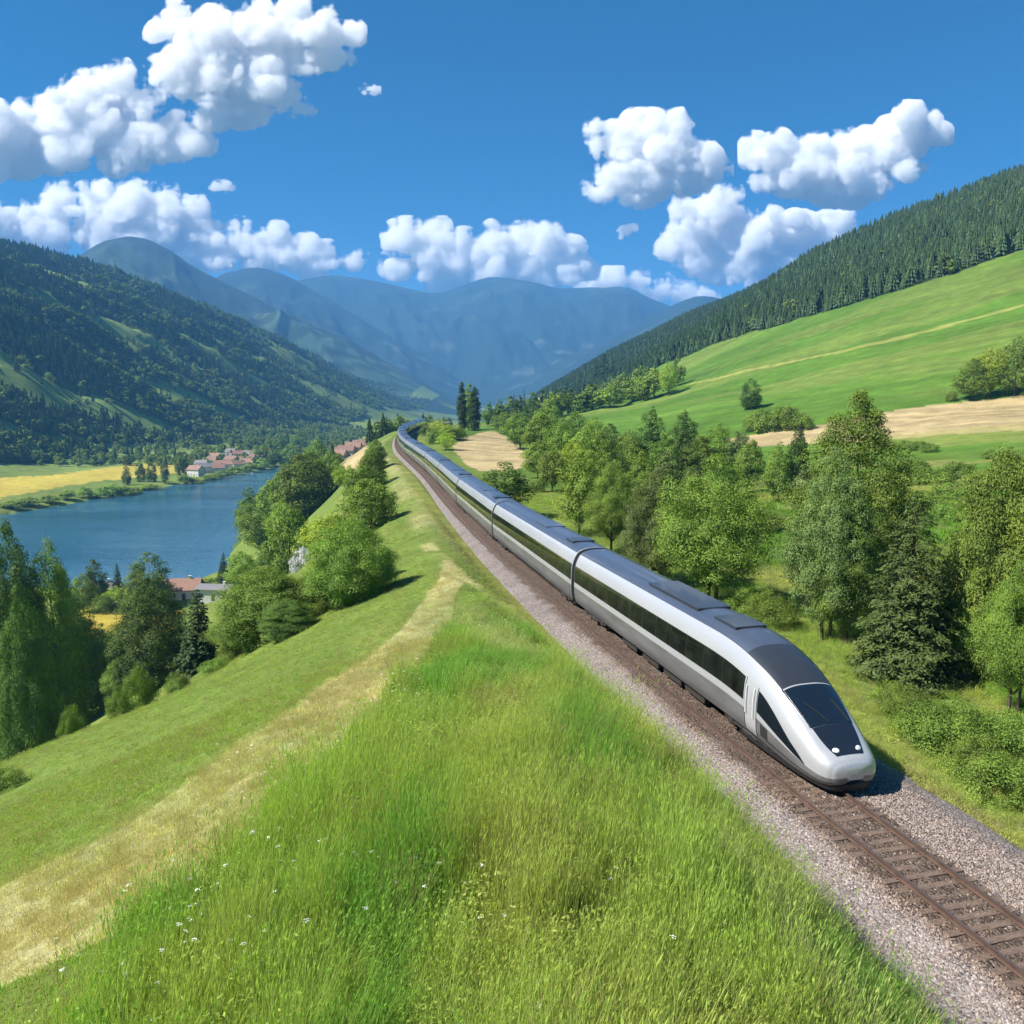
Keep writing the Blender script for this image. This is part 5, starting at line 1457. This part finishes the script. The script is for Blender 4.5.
# ------------------------------------------------------------------ clouds: solid heaps of vapour beyond the haze
CLOUDS = [
 ('long bright cloud highest in the sky, above the two lower cloud banks', 11000, [(160,35,9),(185,30,21),(215,36,27),(250,36,26),(290,38,27),(325,38,22),(348,36,13),(335,58,13),(300,62,20),(225,72,36),(190,82,28),(262,82,30),(242,112,24),(215,118,18),(282,98,18),(300,108,9),(170,70,20)]),
 ('grey based cloud heap just under the highest cloud, cut by the edge of the view', 11600, [(112,92,24),(82,102,27),(138,106,20),(58,122,27),(20,124,22),(-8,132,28),(100,134,34),(142,146,24),(186,142,20),(172,152,16),(62,152,30),(20,160,24),(122,160,22),(-10,162,26),(202,150,8)]),
 ('long cloud bank resting on the blue mountains', 15000, [(60,210,19),(100,205,21),(135,208,25),(170,212,19),(195,218,15),(20,228,19),(50,236,23),(100,235,26),(150,238,28),(200,240,24),(240,248,20),(270,250,17),(300,256,16),(325,262,12),(355,261,9),(220,258,20),(-5,233,20),(260,264,16),(310,268,12),(180,255,20),(110,252,20)]),
 ('cloud standing over the central summit', 13800, [(410,243,18),(430,240,17),(398,268,14),(440,260,25),(470,258,21),(500,250,19),(525,245,17),(545,250,19),(570,262,16),(520,268,24),(480,274,20),(440,280,16),(560,276,16),(588,272,7),(540,285,14)]),
 ('low flat cloud behind the saddle next to the wooded hill', 15500, [(590,288,10),(615,284,12),(640,284,12),(662,291,10),(684,297,10),(604,296,10),(650,298,12),(705,299,10)]),
 ('round cloud over the middle of the valley', 13000, [(640,130,17),(660,135,23),(630,150,25),(670,155,28),(698,165,22),(617,180,22),(650,180,28),(602,146,10),(594,130,6),(682,183,20),(714,170,10),(602,192,11),(640,194,15),(590,190,7)]),
 ('wing shaped cloud above the wooded hill', 13000, [(915,130,21),(932,137,12),(895,145,25),(870,158,27),(840,163,27),(810,165,25),(780,160,21),(760,160,15),(754,149,9),(790,182,24),(830,187,26),(865,182,24),(898,165,20),(770,183,15),(850,195,15)]),
 ('cloud heap touching the skyline of the wooded hill', 15800, [(720,208,19),(700,224,20),(690,245,22),(730,235,26),(765,240,26),(800,240,24),(828,235,18),(843,226,9),(750,260,22),(700,260,20),(780,263,18),(810,253,18),(722,278,12),(760,282,10),(672,252,11),(682,212,11)]),
 ('tiny cloud scrap between the round cloud and the central bank', 13000, [(626,233,5),(633,229,4),(621,236,3)]),
 ('tiny cloud scrap above the long cloud bank', 13000, [(216,186,5),(224,188,6),(231,189,3)]),
 ('tiny cloud scrap beside the highest cloud', 13000, [(363,91,3),(368,89,4),(372,92,3),(377,91,2)]),
]
CLOUD_D = 0.0075
def cloud_material():
    m = bpy.data.materials.new('cloud_vapour'); m.use_nodes = True; t = NT(m); t.t.nodes.remove(t.b)
    v = t.n('ShaderNodeVolumeScatter'); v.inputs['Color'].default_value = (.988, .99, .993, 1); v.inputs['Density'].default_value = CLOUD_D; v.inputs['Anisotropy'].default_value = .0
    t.l(v.outputs[0], t.t.nodes['Material Output'].inputs['Volume'])
    return m
M['cloud'] = cloud_material()
M['fringe'] = M['cloud'].copy(); M['fringe'].name = 'cloud_fringe'
for nd in M['fringe'].node_tree.nodes:
    if nd.type == 'VOLUME_SCATTER': nd.inputs['Density'].default_value = .0022
_T3 = np.random.default_rng(5).random((64, 64, 64)).astype(np.float32)
def vn3(x, y, z):
    xi = np.floor(x).astype(np.int32); yi = np.floor(y).astype(np.int32); zi = np.floor(z).astype(np.int32)
    fx = x-xi; fy = y-yi; fz = z-zi
    fx = fx*fx*(3-2*fx); fy = fy*fy*(3-2*fy); fz = fz*fz*(3-2*fz)
    g = lambda a, b, c: _T3[(xi+a) & 63, (yi+b) & 63, (zi+c) & 63]
    l0 = (g(0,0,0)*(1-fx)+g(1,0,0)*fx)*(1-fy)+(g(0,1,0)*(1-fx)+g(1,1,0)*fx)*fy
    l1 = (g(0,0,1)*(1-fx)+g(1,0,1)*fx)*(1-fy)+(g(0,1,1)*(1-fx)+g(1,1,1)*fx)*fy
    return l0*(1-fz)+l1*fz
def surface_nets(f, iso=0.0):
    ins = f > iso; nx, ny, nz = f.shape
    c = np.zeros((nx-1, ny-1, nz-1), np.int8)
    for a in (0, 1):
        for b in (0, 1):
            for d in (0, 1): c += ins[a:nx-1+a, b:ny-1+b, d:nz-1+d]
    act = (c > 0) & (c < 8); I = np.argwhere(act); idx = -np.ones(act.shape, np.int32); idx[act] = np.arange(len(I))
    P = np.zeros((len(I), 3)); cnt = np.zeros(len(I))
    cor = [(a, b, d) for a in (0, 1) for b in (0, 1) for d in (0, 1)]
    for i in range(8):
        for j in range(i+1, 8):
            A, B = np.array(cor[i]), np.array(cor[j])
            if np.abs(A-B).sum() != 1: continue
            fa = f[tuple((I+A).T)]; fb = f[tuple((I+B).T)]
            k = (fa > iso) != (fb > iso); t = np.where(k, (iso-fa)/np.where(k, fb-fa, 1), 0)
            P[k] += (A+(B-A)*t[:, None])[k]; cnt += k
    P = I+P/cnt[:, None]; Q = []
    for ax in range(3):
        u, v = [(1, 2), (2, 0), (0, 1)][ax]
        s0 = [slice(0, n) for n in f.shape]; s1 = list(s0); s0[ax] = slice(0, -1); s1[ax] = slice(1, None)
        e = ins[tuple(s0)] != ins[tuple(s1)]
        E_ = np.argwhere(e); k = (E_[:, u] > 0) & (E_[:, v] > 0) & (E_[:, u] < f.shape[u]-1) & (E_[:, v] < f.shape[v]-1); E_ = E_[k]
        fl = ins[tuple(E_.T)]
        def id_(du, dv):
            q = E_.copy(); q[:, u] -= du; q[:, v] -= dv; return idx[tuple(q.T)]
        q = np.stack([id_(1, 1), id_(0, 1), id_(0, 0), id_(1, 0)], 1); q[~fl] = q[~fl][:, ::-1]; Q.append(q)
    return P, np.vstack(Q)
for ci, (lab, D, blobs) in enumerate(CLOUDS):
    rs = np.random.default_rng(300+ci); big = len(blobs) > 5; k_ = 1.0 if big else .42
    B = []
    for (px, py, r) in blobs:
        B.append((px, rs.normal()*.25*r, -py, r*.93))
        for k in range(5 if big else 2):
            a = rs.random()*2*math.pi; dx, dy = math.cos(a), math.sin(a)
            if dy < -.3: dy *= .4
            q = r*(.65+.25*rs.random()); B.append((px+dx*q, rs.normal()*.55*r, -py+dy*q, r*(.25+.25*rs.random())))
    B = np.array(B, np.float32)
    st = 1.45 if big else .6
    pad = 9 if big else 3
    lo = (B[:, :3]-B[:, 3:]).min(0)-pad; hi = (B[:, :3]+B[:, 3:]).max(0)+pad
    ax = [np.arange(lo[i], hi[i], st, dtype=np.float32) for i in range(3)]
    f = np.full([len(a) for a in ax], -99, np.float32)
    for bx, by_, bz, r in B:
        sl = []
        for i, c in enumerate((bx, by_, bz)):
            i0 = max(int((c-r-pad-lo[i])/st), 0); i1 = min(int((c+r+pad-lo[i])/st)+2, len(ax[i])); sl.append(slice(i0, i1))
        d = r-np.sqrt((ax[0][sl[0]][:, None, None]-bx)**2+(ax[1][sl[1]][None, :, None]-by_)**2+(ax[2][sl[2]][None, None, :]-bz)**2*np.where(ax[2][sl[2]][None, None, :] < bz, 2.2, 1.0))
        f[tuple(sl)] = np.maximum(f[tuple(sl)], d)
    sh = (f > -9*k_-1) & (f < 16*k_+1); I = np.argwhere(sh)
    X = lo[0]+I[:, 0]*st; Yy = lo[1]+I[:, 1]*st; Z_ = lo[2]+I[:, 2]*st
    X += ci*37.7
    h = 0
    for sc, am in ((30, 8.0), (14, 5.4), (6.5, 3.0), (3.2, 1.7)):
        sc *= k_ if not big else 1; am *= k_ if not big else 1
        n = vn3(X/sc+31, Yy/sc+57, Z_/sc+3)
        h = h+am*(np.abs(2*n-1)*2.3-.52)
    base = blobs and max(b[1]+b[2]*.6 for b in blobs)
    f[sh] += h
    f[0] = f[-1] = -9; f[:, 0] = f[:, -1] = -9; f[:, :, 0] = f[:, :, -1] = -9
    if ci >= 0: shells = [surface_nets(f), surface_nets(f, -3.0*k_)]
    P, Q = shells[0]
    P = P*st+lo
    # from the cloud's own frame to its place in the sky
    cpx, cpy = np.mean([b[0] for b in blobs]), np.mean([b[1] for b in blobs])
    d = ray(cpx, cpy); d = d/np.linalg.norm(d); mpp = D/F*math.hypot(1, math.hypot((cpx-512)/F, (cpy-512)/F))*1.0
    rt = np.cross(d, (0, 0, 1)); rt /= np.linalg.norm(rt); up = np.cross(rt, d)
    # pinhole scale: lay every column on the plane that faces the viewer's valley
    dep = D
    px_ = P[:, 0]; py_ = -P[:, 2]
    rays = np.stack([(px_-512)/F, CP-SP*(py_-512)/F, -SP-CP*(py_-512)/F], 1)
    V = rays*(dep+P[:, 1]*D/F)[:, None]+np.array([0, 0, CAM_Z])
    cen = V.mean(0)
    co_ = link('cloud', make_mesh('cloud', V-cen, Q, M['cloud'], True), None, cen, label=lab, category='cloud', kind='thing')
    P, Q = shells[1]; P = P*st+lo
    rays = np.stack([(P[:, 0]-512)/F, CP-SP*(-P[:, 2]-512)/F, -SP-CP*(-P[:, 2]-512)/F], 1)
    V = rays*(dep+P[:, 1]*D/F)[:, None]+np.array([0, 0, CAM_Z])
    link('fringe', make_mesh('fringe', V-cen, Q, M['fringe'], True), co_)
print('clouds done')
# ------------------------------------------------------------------ the air of the valley
hz = MB(); hz.box(-5200, 5200, -900, 8800, -75, 1180)
hm = bpy.data.materials.new('haze_air'); hm.use_nodes = True; t = NT(hm); t.t.nodes.remove(t.b)
pv = t.n('ShaderNodeVolumePrincipled'); pv.inputs['Color'].default_value = (.17, .47, .95, 1); pv.inputs['Density'].default_value = HAZE; pv.inputs['Anisotropy'].default_value = 0.0
t.l(pv.outputs[0], t.t.nodes['Material Output'].inputs['Volume'])
link('haze', hz.mesh('haze', hm), kind='stuff')
